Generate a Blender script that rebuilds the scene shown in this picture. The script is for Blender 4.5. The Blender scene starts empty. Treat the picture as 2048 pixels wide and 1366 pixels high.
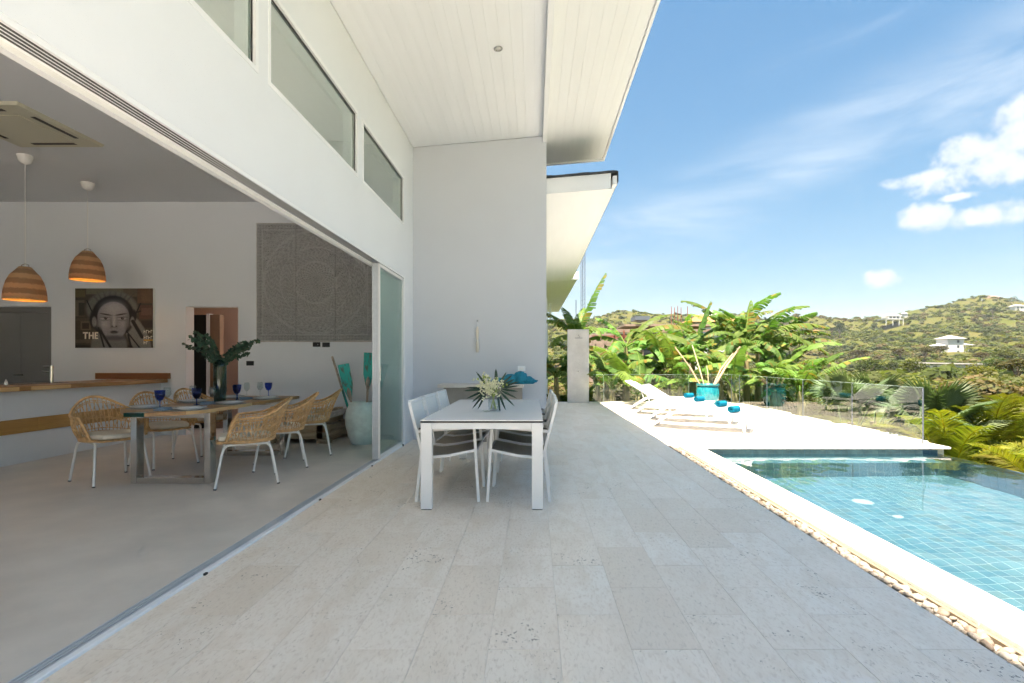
import bpy, math, random
import numpy as np
from mathutils import Vector, Matrix
sc = bpy.context.scene
C = sc.collection
R = math.radians
rng = random.Random(7)
# ------------------------------------------------------------------ camera, sky, sun, exposure
F, VX, VY, H = 1010.0, 1068.0, 722.0, 1.234      # focal length and vanishing point in photo pixels, eye height
cd = bpy.data.cameras.new('camera'); cam = bpy.data.objects.new('camera', cd); C.objects.link(cam); sc.camera = cam
cam.location = (0, 0, H); cam.rotation_euler = (R(90), 0, 0)
cd.sensor_width = 36; cd.lens = F / 2048 * 36
cd.shift_x = -(VX - 1024) / 2048; cd.shift_y = (VY - 683) / 2048
cd.clip_start = 0.05; cd.clip_end = 5000
SUN = Vector((.138, .29, -1)).normalized()
sl = bpy.data.lights.new('sun', 'SUN'); sl.energy = 2.3; sl.angle = R(.53); sl.color = (1, .94, .85)
so = bpy.data.objects.new('sun', sl); C.objects.link(so); so.rotation_euler = SUN.to_track_quat('-Z', 'Y').to_euler()
so.location = (0, 0, 30); sl.cycles.is_caustics_light = True
SKY_STRENGTH, EXPOSURE = .05, 3.22
w = bpy.data.worlds.new('World'); sc.world = w; w.use_nodes = True
sc.view_settings.view_transform = 'Standard'; sc.view_settings.look = 'None'
sc.view_settings.gamma = 1; sc.view_settings.exposure = EXPOSURE; sc.view_settings.use_curve_mapping = False
sc.view_settings.use_white_balance = True; sc.view_settings.white_balance_temperature = 7200; sc.view_settings.white_balance_tint = 10
cy = sc.cycles
cy.use_denoising = True; cy.denoiser = 'OPENIMAGEDENOISE'
cy.use_adaptive_sampling = True; cy.adaptive_threshold = .04; cy.adaptive_min_samples = 16
cy.max_bounces = 10; cy.diffuse_bounces = 5; cy.glossy_bounces = 4; cy.transmission_bounces = 6; cy.transparent_max_bounces = 24
cy.caustics_reflective = False; cy.caustics_refractive = True; cy.sample_clamp_indirect = 6

class NT:
    def __init__(s, tree): s.t = tree; s.n = tree.nodes; s.l = tree.links
    def add(s, kind, **kw):
        x = s.n.new('ShaderNode' + kind)
        for k, v in kw.items(): setattr(x, k, v)
        return x
    def link(s, a, b): s.l.new(a, b)
    def val(s, node, **kw):
        for k, v in kw.items():
            node.inputs[k.replace('_', ' ')].default_value = v
        return node
    def math(s, op, a, b=None, c=None, clamp=False):
        m = s.add('Math', operation=op); m.use_clamp = clamp
        for i, q in enumerate((a, b, c)):
            if q is None: continue
            if isinstance(q, (int, float)): m.inputs[i].default_value = q
            else: s.link(q, m.inputs[i])
        return m.outputs[0]
    def vmath(s, op, a, b=None):
        m = s.add('VectorMath', operation=op)
        for i, q in enumerate((a, b)):
            if q is None: continue
            if isinstance(q, (tuple, list, Vector)): m.inputs[i].default_value = tuple(q)
            else: s.link(q, m.inputs[i])
        return m
    def smooth(s, x, a, b, lo=0., hi=1.):
        m = s.add('MapRange', interpolation_type='SMOOTHSTEP')
        m.inputs[1].default_value = a; m.inputs[2].default_value = b; m.inputs[3].default_value = lo; m.inputs[4].default_value = hi
        s.link(x, m.inputs[0]); return m.outputs[0]
    def mix(s, fac, a, b, mode='MIX'):
        m = s.add('Mix', data_type='RGBA', blend_type=mode)
        for i, q in ((0, fac), (6, a), (7, b)):
            if isinstance(q, (int, float)): m.inputs[i].default_value = q
            elif isinstance(q, (tuple, list)): m.inputs[i].default_value = (*q[:3], 1)
            else: s.link(q, m.inputs[i])
        return m.outputs[2]
    def noise(s, vec, scale, detail=4, rough=.55, dist=0.):
        x = s.add('TexNoise'); x.inputs['Scale'].default_value = scale; x.inputs['Detail'].default_value = detail
        x.inputs['Roughness'].default_value = rough; x.inputs['Distortion'].default_value = dist
        if vec is not None: s.link(vec, x.inputs['Vector'])
        return x.outputs[0]

def pdir(px, py): return Vector((px - VX, F, -(py - VY))).normalized()
def build_world():
    t = NT(w.node_tree); t.n.clear()
    out = t.add('OutputWorld'); bg = t.add('Background'); t.link(bg.outputs[0], out.inputs[0]); bg.inputs[1].default_value = SKY_STRENGTH
    sky = t.add('TexSky'); sky.sky_type = 'NISHITA'; sky.sun_disc = False
    d = -SUN
    sky.sun_elevation = math.asin(d.z); sky.sun_rotation = math.atan2(d.x, d.y)
    sky.altitude = 60; sky.air_density = 1.0; sky.dust_density = .3; sky.ozone_density = 2.2
    tc = t.add('TexCoord'); g = tc.outputs['Generated']
    n1 = t.noise(g, 13, 9, .6, .5); n2 = t.noise(g, 48, 5, .58)
    nz = t.math('ADD', t.math('MULTIPLY', t.math('SUBTRACT', n1, .5), 2.6), t.math('MULTIPLY', t.math('SUBTRACT', n2, .5), 1.7))
    # cumulus: centre direction, half width, half height (radians), all round the sky
    cl = [(pdir(2010, 330), .12, .032), (pdir(2055, 262), .045, .050), (pdir(1850, 356), .055, .014), (pdir(1935, 305), .050, .030), (pdir(2025, 425), .075, .021),
          (pdir(1850, 437), .036, .024), (pdir(1762, 556), .027, .017), (pdir(1925, 392), .03, .007)]
    for k in range(13):
        a = R(75 + k * 21.5 + rng.uniform(-6, 6)); e = R(rng.uniform(9, 34))
        cl.append((Vector((math.sin(a) * math.cos(e), math.cos(a) * math.cos(e), math.sin(e))), rng.uniform(.06, .22), rng.uniform(.03, .07)))
    tot = None
    for c, rx, ry in cl:
        right = Vector((c.y, -c.x, 0)).normalized(); up = right.cross(c).normalized()
        df = t.vmath('SUBTRACT', g, c).outputs[0]
        u = t.vmath('DOT_PRODUCT', df, right / rx).outputs['Value']; v = t.vmath('DOT_PRODUCT', df, up / ry).outputs['Value']
        q = t.vmath('DOT_PRODUCT', df, c / .25).outputs['Value']
        r2 = t.math('ADD', t.math('ADD', t.math('MULTIPLY', u, u), t.math('MULTIPLY', v, v)), t.math('MULTIPLY', q, q))
        m = t.math('SUBTRACT', 1.15, r2)
        m = t.math('MAXIMUM', m, -2.0)
        tot = m if tot is None else t.math('MAXIMUM', tot, m)
    dens = t.math('ADD', tot, nz)
    cum = t.smooth(dens, .1, 1.0)
    core = t.smooth(dens, .5, 1.8)
    # thin cirrus veil
    n = pdir(1230, 490).cross(pdir(1900, 185)).normalized()
    dist = t.math('ABSOLUTE', t.vmath('DOT_PRODUCT', g, n).outputs['Value'])
    mp = t.add('Mapping'); t.link(g, mp.inputs[0]); mp.inputs['Rotation'].default_value = (0, R(-32), 0); mp.inputs['Scale'].default_value = (1.6, 1.6, 7)
    cn = t.noise(mp.outputs[0], 2.2, 7, .6, .4)
    ci = t.math('MULTIPLY', t.smooth(dist, .01, .11, 1, 0), t.smooth(cn, .3, .75))
    ci2 = t.math('MULTIPLY', t.smooth(cn, .52, .8), .3)
    veil = t.math('MULTIPLY', t.math('MAXIMUM', ci, ci2), .45)
    white = (2.3, 2.6, 3.0); grey = (1.85, 2.15, 2.6)
    ccol = t.mix(core, grey, white)
    hsv = t.add('HueSaturation'); hsv.inputs['Saturation'].default_value = 1.9; hsv.inputs['Value'].default_value = 1.0; gm = t.add('Gamma'); gm.inputs[1].default_value = .48; t.link(sky.outputs[0], gm.inputs[0]); t.link(gm.outputs[0], hsv.inputs['Color'])
    c1 = t.mix(veil, hsv.outputs[0], white)
    c2 = t.mix(t.math('MULTIPLY', cum, .95), c1, ccol)
    t.link(c2, bg.inputs[0])
build_world()

# ------------------------------------------------------------------ helpers
def G(px, py, z=0.): Y = F * (H - z) / (py - VY); return Vector(((px - VX) * Y / F, Y, z))
def P(px, py, Y): return Vector(((px - VX) * Y / F, Y, H - (py - VY) * Y / F))
class MB:
    def __init__(s): s.v = []; s.f = []; s.sm = []; s.mi = []
    def add(s, v, f, smooth=False, mi=0):
        o = len(s.v); s.v.extend(tuple(p) for p in v)
        for q in f: s.f.append(tuple(i + o for i in q)); s.sm.append(smooth); s.mi.append(mi)
        return s
    def box(s, x0, x1, y0, y1, z0, z1, mi=0):
        return s.add([(x0,y0,z0),(x1,y0,z0),(x1,y1,z0),(x0,y1,z0),(x0,y0,z1),(x1,y0,z1),(x1,y1,z1),(x0,y1,z1)],
                     [(3,2,1,0),(4,5,6,7),(0,1,5,4),(1,2,6,5),(2,3,7,6),(3,0,4,7)], False, mi)
    def hexa(s, p, mi=0):      # 8 points: bottom ring (ccw from above) then top ring
        return s.add(p, [(3,2,1,0),(4,5,6,7),(0,1,5,4),(1,2,6,5),(2,3,7,6),(3,0,4,7)], False, mi)
    def tube(s, path, r, n=8, closed=False, cap=True, smooth=True, mi=0, flat=1.0):
        path = [Vector(p) for p in path]; m = len(path)
        rr = r if isinstance(r, (list, tuple)) else [r] * m
        vs = []; fs = []; prev = None
        for i, p in enumerate(path):
            if closed: t = path[(i + 1) % m] - path[i - 1]
            else: t = path[min(i + 1, m - 1)] - path[max(i - 1, 0)]
            if t.length < 1e-9: t = Vector((0, 0, 1))
            t.normalize()
            if prev is None:
                a = Vector((0, 0, 1)) if abs(t.z) < .9 else Vector((1, 0, 0))
                nrm = t.cross(a).normalized()
            else:
                nrm = prev - t * prev.dot(t)
                nrm = nrm.normalized() if nrm.length > 1e-6 else t.orthogonal().normalized()
            prev = nrm; b = t.cross(nrm)
            for k in range(n):
                a = 2 * math.pi * (k + (.5 if n == 4 else 0)) / n
                vs.append(p + (nrm * math.cos(a) + b * math.sin(a) * flat) * rr[i])
        for i in range(m if closed else m - 1):
            j = (i + 1) % m
            for k in range(n):
                l = (k + 1) % n; fs.append((i*n+k, i*n+l, j*n+l, j*n+k))
        s.add(vs, fs, smooth and n > 4, mi)
        if cap and not closed:
            s.add(vs[:n], [tuple(range(n - 1, -1, -1))], False, mi); s.add(vs[-n:], [tuple(range(n))], False, mi)
        return s
    def lathe(s, prof, n=24, c=(0, 0, 0), smooth=True, mi=0, sx=1, sy=1):
        vs = []; fs = []
        for r, z in prof:
            for k in range(n):
                a = 2 * math.pi * k / n; vs.append((c[0] + r * math.cos(a) * sx, c[1] + r * math.sin(a) * sy, c[2] + z))
        for i in range(len(prof) - 1):
            for k in range(n):
                l = (k + 1) % n; fs.append((i*n+k, i*n+l, (i+1)*n+l, (i+1)*n+k))
        s.add(vs, fs, smooth, mi)
        if prof[0][0] > 1e-4: s.add(vs[:n], [tuple(range(n - 1, -1, -1))], False, mi)
        if prof[-1][0] > 1e-4: s.add(vs[-n:], [tuple(range(n))], False, mi)
        return s
    def prism(s, pts, d, mi=0, smooth=False):      # polygon pts (3d) extruded by vector d
        n = len(pts); d = Vector(d); a = [Vector(p) for p in pts]; b = [p + d for p in a]
        nrm = (a[1] - a[0]).cross(a[2] - a[1])
        f = [tuple(range(n)), tuple(range(2 * n - 1, n - 1, -1))] + [(i, i + n, (i + 1) % n + n, (i + 1) % n) for i in range(n)]
        if nrm.dot(d) > 0: f = [tuple(reversed(q)) for q in f]
        return s.add(a + b, f, smooth, mi)
    def ball(s, c, r, n=10, m=6, mi=0, mat3=None):
        vs = []; fs = []
        if not isinstance(r, (tuple, list)): r = (r, r, r)
        for i in range(m + 1):
            th = math.pi * i / m
            for k in range(n):
                a = 2 * math.pi * k / n
                p = Vector((r[0]*math.sin(th)*math.cos(a), r[1]*math.sin(th)*math.sin(a), r[2]*math.cos(th)))
                if mat3 is not None: p = mat3 @ p
                vs.append(Vector(c) + p)
        for i in range(m):
            for k in range(n):
                l = (k + 1) % n; fs.append((i*n+k, (i+1)*n+k, (i+1)*n+l, i*n+l))
        return s.add(vs, fs, True, mi)
    def mesh(s, name, mats):
        me = bpy.data.meshes.new(name); me.from_pydata(s.v, [], s.f)
        me.polygons.foreach_set('use_smooth', s.sm)
        for m in (mats if isinstance(mats, (list, tuple)) else [mats]): me.materials.append(m)
        if any(s.mi): me.polygons.foreach_set('material_index', s.mi)
        me.update(); return me
    def build(s, name, mats, parent=None, bevel=0, seg=2):
        return link(name, s.mesh(name, mats), parent, bevel, seg)
def link(name, me, parent=None, bevel=0, seg=2):
    o = bpy.data.objects.new(name, me); C.objects.link(o); o.parent = parent
    if bevel:
        b = o.modifiers.new('bevel', 'BEVEL'); b.width = bevel; b.segments = seg; b.limit_method = 'ANGLE'; b.angle_limit = R(40)
        b.harden_normals = False
    return o
def tag(o, label=None, cat=None, group=None, kind=None):
    if label: o['label'] = label
    if cat: o['category'] = cat
    if group: o['group'] = group
    if kind: o['kind'] = kind
    return o
def thing(name, label, cat, loc=(0, 0, 0), rz=0, group=None):
    o = bpy.data.objects.new(name, None); C.objects.link(o); o.location = loc; o.rotation_euler = (0, 0, rz); o.empty_display_size = .1
    return tag(o, label, cat, group)
def copy_tree(o, parent=None):
    c = o.copy(); C.objects.link(c); c.parent = parent
    for ch in list(o.children): copy_tree(ch, c)
    return c
def add_col(me, arr, name='col'):     # per-face colour
    a = me.color_attributes.new(name, 'FLOAT_COLOR', 'CORNER')
    cnt = np.zeros(len(me.polygons), dtype=np.int32); me.polygons.foreach_get('loop_total', cnt)
    arr = np.asarray(arr, dtype=np.float32)
    if arr.shape[1] == 3: arr = np.concatenate([arr, np.ones((len(arr), 1), np.float32)], 1)
    a.data.foreach_set('color', np.repeat(arr, cnt, axis=0).ravel())
def raw_mesh(name, v, f4, mat, smooth=False):     # numpy quads, fast
    me = bpy.data.meshes.new(name); n = len(f4); k = f4.shape[1]
    me.vertices.add(len(v)); me.vertices.foreach_set('co', np.asarray(v, np.float32).ravel())
    me.loops.add(n * k); me.loops.foreach_set('vertex_index', np.asarray(f4, np.int32).ravel())
    me.polygons.add(n); me.polygons.foreach_set('loop_start', np.arange(0, n * k, k, dtype=np.int32))
    me.polygons.foreach_set('use_smooth', np.full(n, smooth))
    me.update(calc_edges=True); me.validate(); me.materials.append(mat); return me

# ------------------------------------------------------------------ materials
M = {}
def base(name):
    m = bpy.data.materials.new(name); m.use_nodes = True; t = NT(m.node_tree)
    p = m.node_tree.nodes['Principled BSDF']; M[name] = m
    return m, t, p
def plain(name, col, rough=.5, metal=0, var=.0, scale=6, bump=0., bscale=80, spec=.5, coat=0, space='Position', stretch=None, rvar=0.):
    m, t, p = base(name)
    p.inputs['Base Color'].default_value = (*col, 1); p.inputs['Roughness'].default_value = rough; p.inputs['Metallic'].default_value = metal
    p.inputs['Specular IOR Level'].default_value = spec; p.inputs['Coat Weight'].default_value = coat
    if space == 'Position': vec = t.add('NewGeometry').outputs['Position']
    else: vec = t.add('TexCoord').outputs['Object']
    if stretch:
        mp = t.add('Mapping'); mp.inputs['Scale'].default_value = stretch; t.link(vec, mp.inputs[0]); vec = mp.outputs[0]
    if var:
        n = t.noise(vec, scale, 6, .6)
        a = tuple(c * (1 - var) for c in col); b = tuple(min(1, c * (1 + var)) for c in col)
        t.link(t.mix(t.smooth(n, .25, .75), a, b), p.inputs['Base Color'])
        if rvar: t.link(t.smooth(n, .3, .7, max(0, rough - rvar), min(1, rough + rvar)), p.inputs['Roughness'])
    if bump:
        n = t.noise(vec, bscale, 4, .6); b = t.add('Bump'); b.inputs['Strength'].default_value = bump; b.inputs['Distance'].default_value = .01
        t.link(n, b.inputs['Height']); t.link(b.outputs[0], p.inputs['Normal'])
    return m
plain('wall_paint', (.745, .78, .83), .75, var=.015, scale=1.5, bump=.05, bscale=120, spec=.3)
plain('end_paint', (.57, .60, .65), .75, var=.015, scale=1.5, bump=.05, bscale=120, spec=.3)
plain('white_trim', (.80, .825, .86), .45, var=.015, scale=3)
plain('soffit_paint', (.765, .795, .83), .6, var=.02, scale=2, stretch=(6, .4, 1))
plain('inner_paint', (.735, .765, .81), .8, var=.015, scale=1)
plain('ceiling_paint', (.66, .685, .72), .8)
plain('warm_paint', (.74, .56, .46), .8)
plain('white_metal', (.80, .80, .80), .35, var=.02, scale=5)
plain('leg_white', (.80, .79, .77), .3)
plain('black_plastic', (.012, .012, .013), .35)
plain('rubber', (.02, .02, .02), .7)
plain('dark_edge', (.016, .013, .014), .5)
plain('aluminium', (.60, .63, .67), .4, metal=.25, var=.06, scale=30, stretch=(1, .05, 1))
plain('track_dark', (.06, .065, .07), .6)
plain('chrome', (.62, .60, .58), .12, metal=1)
plain('steel', (.55, .55, .54), .25, metal=1)
plain('concrete_floor', (.66, .615, .565), .42, var=.11, scale=2.2, bump=.03, bscale=60, rvar=.08)
plain('bounce_paving', (.62, .64, .67), .8, var=.05, scale=2)
plain('grout', (.74, .68, .60), .9, var=.06, scale=20)
plain('shower_concrete', (.58, .56, .54), .85, var=.10, scale=3.2, bump=.25, bscale=45)
plain('shingle', (.05, .055, .065), .8, var=.3, scale=20)
plain('linen', (.72, .66, .56), .9, bump=.15, bscale=400)
plain('sling_white', (.74, .74, .71), .75, bump=.25, bscale=700)
plain('lounger_sling', (.46, .455, .45), .75, bump=.25, bscale=700)
plain('sling_taupe', (.54, .47, .385), .8, bump=.25, bscale=700)
plain('table_glass_white', (.80, .80, .81), .16, spec=.5)
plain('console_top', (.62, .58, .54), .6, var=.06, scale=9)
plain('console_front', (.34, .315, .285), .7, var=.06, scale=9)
plain('ac_plastic', (.55, .53, .42), .45)
plain('ac_slot', (.05, .045, .04), .6)
plain('porcelain', (.80, .80, .80), .18, coat=.3)
plain('placemat', (.27, .27, .25), .85, var=.4, scale=60)
plain('rattan', (.56, .34, .155), .55, var=.28, scale=30, space='Object')
plain('napkin', (.20, .30, .42), .9, var=.4, scale=130)
plain('urn_glaze', (.66, .76, .74), .45, var=.12, scale=9, space='Object')
plain('oar_wood', (.36, .29, .235), .8, var=.35, scale=14, space='Object')
plain('soil', (.27, .21, .14), .95, var=.25, scale=1.2, bump=.3, bscale=9)
plain('bark', (.19, .145, .10), .9, var=.3, scale=8, bump=.5, bscale=30)
plain('banana_stem', (.30, .25, .12), .7, var=.45, scale=5, stretch=(3, 3, .6))
plain('dry_stem', (.47, .33, .215), .8, var=.25, scale=6, stretch=(4, 4, .5))
plain('bamboo', (.60, .52, .33), .55, var=.2, scale=5, stretch=(2, 2, .7))
plain('mast_steel', (.12, .14, .17), .6)
plain('rust_steel', (.26, .085, .055), .8, var=.3, scale=3)
plain('raw_timber', (.30, .22, .17), .9, var=.2, scale=3)
plain('house_white', (.62, .62, .60), .8, var=.05, scale=.5)
plain('house_roof', (.46, .43, .40), .8, var=.1, scale=.7)
plain('brown_roof', (.20, .13, .10), .85, var=.2, scale=.8)
plain('terracotta', (.36, .15, .06), .8, var=.1, scale=.5)
plain('house_dark', (.05, .06, .07), .3)
plain('grey_slab', (.36, .35, .37), .85, var=.06, scale=.6)
plain('petal', (.78, .76, .52), .6, var=.08, scale=40)
plain('bud_green', (.30, .38, .08), .6, var=.2, scale=40)
plain('palm_dark', (.02, .05, .028), .4, var=.25, scale=12)
plain('euca', (.035, .085, .05), .55, var=.4, scale=25)
plain('teal_cloth', (.005, .20, .30), .85, var=.3, scale=25)
plain('paint_white', (.8, .8, .8), .6)
plain('curtain_dark', (.008, .007, .007), .8)
plain('door_grey', (.20, .20, .20), .6, var=.04, scale=2)
plain('pot_rim', (.01, .16, .18), .3, var=.2, scale=12)
plain('glass_edge', (.42, .55, .50), .2)
plain('lamp_white', (.75, .74, .73), .45)

def wood(name, c1, c2, stretch=(1, 1, 1), scale=5, rough=.5, coat=0):
    m, t, p = base(name); pos = t.add('NewGeometry').outputs['Position']
    mp = t.add('Mapping'); mp.inputs['Scale'].default_value = stretch; t.link(pos, mp.inputs[0])
    n = t.noise(mp.outputs[0], scale, 7, .62, .8); n2 = t.noise(mp.outputs[0], scale * 7, 3, .5)
    f = t.math('ADD', t.math('MULTIPLY', t.smooth(n, .3, .7), .75), t.math('MULTIPLY', n2, .3), clamp=True)
    t.link(t.mix(f, c1, c2), p.inputs['Base Color']); p.inputs['Roughness'].default_value = rough; p.inputs['Coat Weight'].default_value = coat
    b = t.add('Bump'); b.inputs['Strength'].default_value = .15; b.inputs['Distance'].default_value = .004; t.link(n2, b.inputs['Height']); t.link(b.outputs[0], p.inputs['Normal'])
    return m
wood('table_wood', (.23, .10, .035), (.50, .27, .10), (5, .9, 5), 2.4, .38)
wood('sapwood', (.58, .35, .15), (.66, .46, .24), (5, .9, 5), 2.4, .45)
wood('counter_wood', (.24, .115, .04), (.46, .25, .10), (4, .8, 4), 2.0, .35)
wood('band_wood', (.36, .19, .055), (.52, .30, .10), (5, .8, 9), 2.0, .4)
wood('riser_wood', (.20, .075, .022), (.26, .10, .03), (.8, 4, 6), 2.0, .35)
wood('chest_wood', (.26, .18, .11), (.52, .41, .28), (.8, .8, 7), 3.0, .8)
wood('carved_wood', (.36, .335, .315), (.60, .57, .55), (3, 3, 3), 4.0, .8)
wood('door_wood', (.17, .10, .06), (.25, .155, .10), (5, 5, .6), 2.0, .5)
plain('resin_green', (.0, .035, .03), .15)

def travertine():
    m, t, p = base('travertine'); pos = t.add('NewGeometry').outputs['Position']
    oi = t.add('ObjectInfo').outputs['Random']; at = t.add('Attribute', attribute_name='rnd').outputs['Fac']
    r = t.math('FRACT', t.math('ADD', oi, at)); r2 = t.math('FRACT', t.math('MULTIPLY', r, 13.7)); r3 = t.math('FRACT', t.math('MULTIPLY', r, 57.3))
    off = t.add('CombineXYZ'); t.link(t.math('MULTIPLY', r, 31), off.inputs[0]); t.link(t.math('MULTIPLY', r2, 17), off.inputs[1])
    v = t.vmath('ADD', pos, off.outputs[0]).outputs[0]
    mp = t.add('Mapping'); mp.inputs['Scale'].default_value = (2.6, 1.0, 1); t.link(v, mp.inputs[0])
    big = t.noise(mp.outputs[0], 2.6, 6, .6, .6); fine = t.noise(mp.outputs[0], 26, 5, .62, .5)
    col = t.mix(r2, (.88, .785, .685), (.89, .82, .74))
    col = t.mix(t.smooth(r3, .70, 1, 0, .6), col, (.76, .65, .535))
    col = t.mix(t.math('MULTIPLY', t.smooth(big, .40, .70), .75), col, (.78, .675, .565))
    col = t.mix(t.math('MULTIPLY', t.smooth(fine, .48, .68), .62), col, (.70, .60, .505))
    # pits and short cracks: rare dark spots, denser on some tiles
    vo = t.add('TexVoronoi'); vo.inputs['Scale'].default_value = 44; mp2 = t.add('Mapping'); mp2.inputs['Scale'].default_value = (1.25, .8, 1)
    wob = t.vmath('SCALE', t.vmath('SUBTRACT', v, (0, 0, 0)).outputs[0]); wob.inputs[3].default_value = 1
    dn = t.add('TexNoise'); dn.inputs['Scale'].default_value = 40; t.link(v, dn.inputs['Vector'])
    ds = t.vmath('SCALE', dn.outputs['Color']); ds.inputs[3].default_value = .05
    t.link(t.vmath('ADD', v, ds.outputs[0]).outputs[0], mp2.inputs[0]); t.link(mp2.outputs[0], vo.inputs['Vector'])
    patch = t.noise(v, 3.3, 3, .6)
    thr = t.math('MULTIPLY', t.smooth(patch, .45, .68), t.smooth(r, .0, .8, .12, .35))
    pit = t.math('LESS_THAN', vo.outputs['Distance'], thr)
    sel = t.add('SeparateColor'); t.link(vo.outputs['Color'], sel.inputs[0])
    pit = t.math('MULTIPLY', pit, t.math('GREATER_THAN', sel.outputs[0], .45))
    # hairline veins: a thin ridge of a stretched noise, broken up
    ve = t.noise(mp.outputs[0], 4.2, 8, .66, 1.2); line = t.smooth(t.math('ABSOLUTE', t.math('SUBTRACT', ve, .5)), 0, .009, 1, 0)
    line = t.math('MULTIPLY', line, t.smooth(fine, .5, .66)); line = t.math('MULTIPLY', line, t.smooth(r3, .15, .7, .1, .8))
    col = t.mix(line, col, (.30, .24, .19)); col = t.mix(t.math('MULTIPLY', pit, .8), col, (.24, .19, .145))
    t.link(col, p.inputs['Base Color'])
    t.link(t.smooth(fine, .3, .7, .30, .48), p.inputs['Roughness']); p.inputs['Specular IOR Level'].default_value = .5
    h = t.math('SUBTRACT', t.math('MULTIPLY', fine, .5), t.math('ADD', pit, line))
    b = t.add('Bump'); b.inputs['Strength'].default_value = .35; b.inputs['Distance'].default_value = .002; t.link(h, b.inputs['Height']); t.link(b.outputs[0], p.inputs['Normal'])
travertine()
def pool_tile():
    m, t, p = base('pool_tile'); pos = t.add('NewGeometry').outputs['Position']
    r = t.math('FRACT', t.math('ADD', t.add('ObjectInfo').outputs['Random'], t.add('Attribute', attribute_name='rnd').outputs['Fac']))
    r2 = t.math('FRACT', t.math('MULTIPLY', r, 23.1)); n = t.noise(pos, 14, 5, .6)
    c = t.mix(r, (.034, .115, .160), (.058, .160, .200)); c = t.mix(t.smooth(r2, .75, 1, 0, .7), c, (.06, .12, .13))
    c = t.mix(t.math('MULTIPLY', t.smooth(n, .4, .75), .4), c, (.055, .165, .18))
    t.link(c, p.inputs['Base Color']); p.inputs['Roughness'].default_value = .3
pool_tile()
plain('rim_tile', (.27, .31, .28), .3, var=.25, scale=9)
plain('pool_grout', (.24, .37, .40), .8, var=.05, scale=12)
def water():
    m, t, p = base('water'); p.inputs['Base Color'].default_value = (.93, .985, 1, 1); p.inputs['Roughness'].default_value = 0
    p.inputs['IOR'].default_value = 1.333; p.inputs['Transmission Weight'].default_value = 1
water()
def thin_glass(name, tint, ior=1.5, rough=0):
    m, t, p = base(name); t.n.remove(p); out = [x for x in t.n if x.type == 'OUTPUT_MATERIAL'][0]
    tr = t.add('BsdfTransparent'); tr.inputs[0].default_value = (*tint, 1); gl = t.add('BsdfGlossy'); gl.inputs['Roughness'].default_value = rough
    gl.inputs['Color'].default_value = (.96, 1, .98, 1)
    fr = t.add('Fresnel'); fr.inputs[0].default_value = ior; bf = t.add('NewGeometry').outputs['Backfacing']
    fac = t.math('MULTIPLY', fr.outputs[0], t.math('SUBTRACT', 1, bf)); mx = t.add('MixShader')
    t.link(fac, mx.inputs[0]); t.link(tr.outputs[0], mx.inputs[1]); t.link(gl.outputs[0], mx.inputs[2]); t.link(mx.outputs[0], out.inputs[0])
thin_glass('fence_glass', (.90, .955, .925), 1.6)
thin_glass('door_glass', (.91, .96, .945), 1.55)
thin_glass('clerestory_glass', (.86, .93, .88), 7)
_m = M['clerestory_glass']; _t = NT(_m.node_tree); _o = [x for x in _t.n if x.type == 'OUTPUT_MATERIAL'][0]; _s = _o.inputs[0].links[0].from_socket
_d = _t.add('BsdfDiffuse'); _d.inputs[0].default_value = (.72, .79, .73, 1); _tl = _t.add('BsdfTranslucent'); _tl.inputs[0].default_value = (.72, .79, .73, 1); _a = _t.add('MixShader'); _t.link(_d.outputs[0], _a.inputs[1]); _t.link(_tl.outputs[0], _a.inputs[2])
_b = _t.add('MixShader'); _b.inputs[0].default_value = .14; _t.link(_s, _b.inputs[1]); _t.link(_a.outputs[0], _b.inputs[2]); _t.link(_b.outputs[0], _o.inputs[0])
thin_glass('clear_glass', (.90, .92, .92), 1.7)
thin_glass('blue_glass', (.30, .42, .80), 1.45)
thin_glass('vase_glass', (.60, .74, .76), 1.5)
def leaf(name, c1, c2, trans=.35, rough=.4, scale=8, attr=False, spec=.4):
    m, t, p = base(name); out = [x for x in t.n if x.type == 'OUTPUT_MATERIAL'][0]
    pos = t.add('NewGeometry').outputs['Position']; n = t.noise(pos, scale, 4, .6)
    c = t.mix(t.smooth(n, .3, .7), c1, c2)
    r = t.add('ObjectInfo').outputs['Random']
    hv = t.add('HueSaturation'); t.link(t.smooth(r, 0, 1, .475, .52), hv.inputs['Hue']); t.link(t.smooth(t.math('FRACT', t.math('MULTIPLY', r, 7.7)), 0, 1, .7, 1.25), hv.inputs['Value'])
    if attr:
        a = t.add('Attribute', attribute_name='col'); c = t.mix(1.0, c, a.outputs['Color'], 'MULTIPLY')
    t.link(c, hv.inputs['Color']); c = hv.outputs[0]
    t.link(c, p.inputs['Base Color']); p.inputs['Roughness'].default_value = rough; p.inputs['Specular IOR Level'].default_value = spec
    tr = t.add('BsdfTranslucent'); g = t.mix(1.0, c, (.95, 1.1, .5), 'MULTIPLY'); t.link(g, tr.inputs[0])
    mx = t.add('MixShader'); mx.inputs[0].default_value = trans; t.link(p.outputs[0], mx.inputs[1]); t.link(tr.outputs[0], mx.inputs[2]); t.link(mx.outputs[0], out.inputs[0])
leaf('banana_leaf', (.105, .19, .040), (.16, .255, .065), .40, .5, 3, attr=True, spec=.22)
leaf('areca_leaf', (.12, .17, .018), (.22, .225, .025), .38, .42, 4, attr=True)
leaf('fan_leaf', (.095, .135, .06), (.13, .175, .08), .3, .5, 4)
leaf('scrub', (.85, .9, .8), (1.1, 1.08, 1.0), .42, .75, .4, attr=True, spec=.15)
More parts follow.
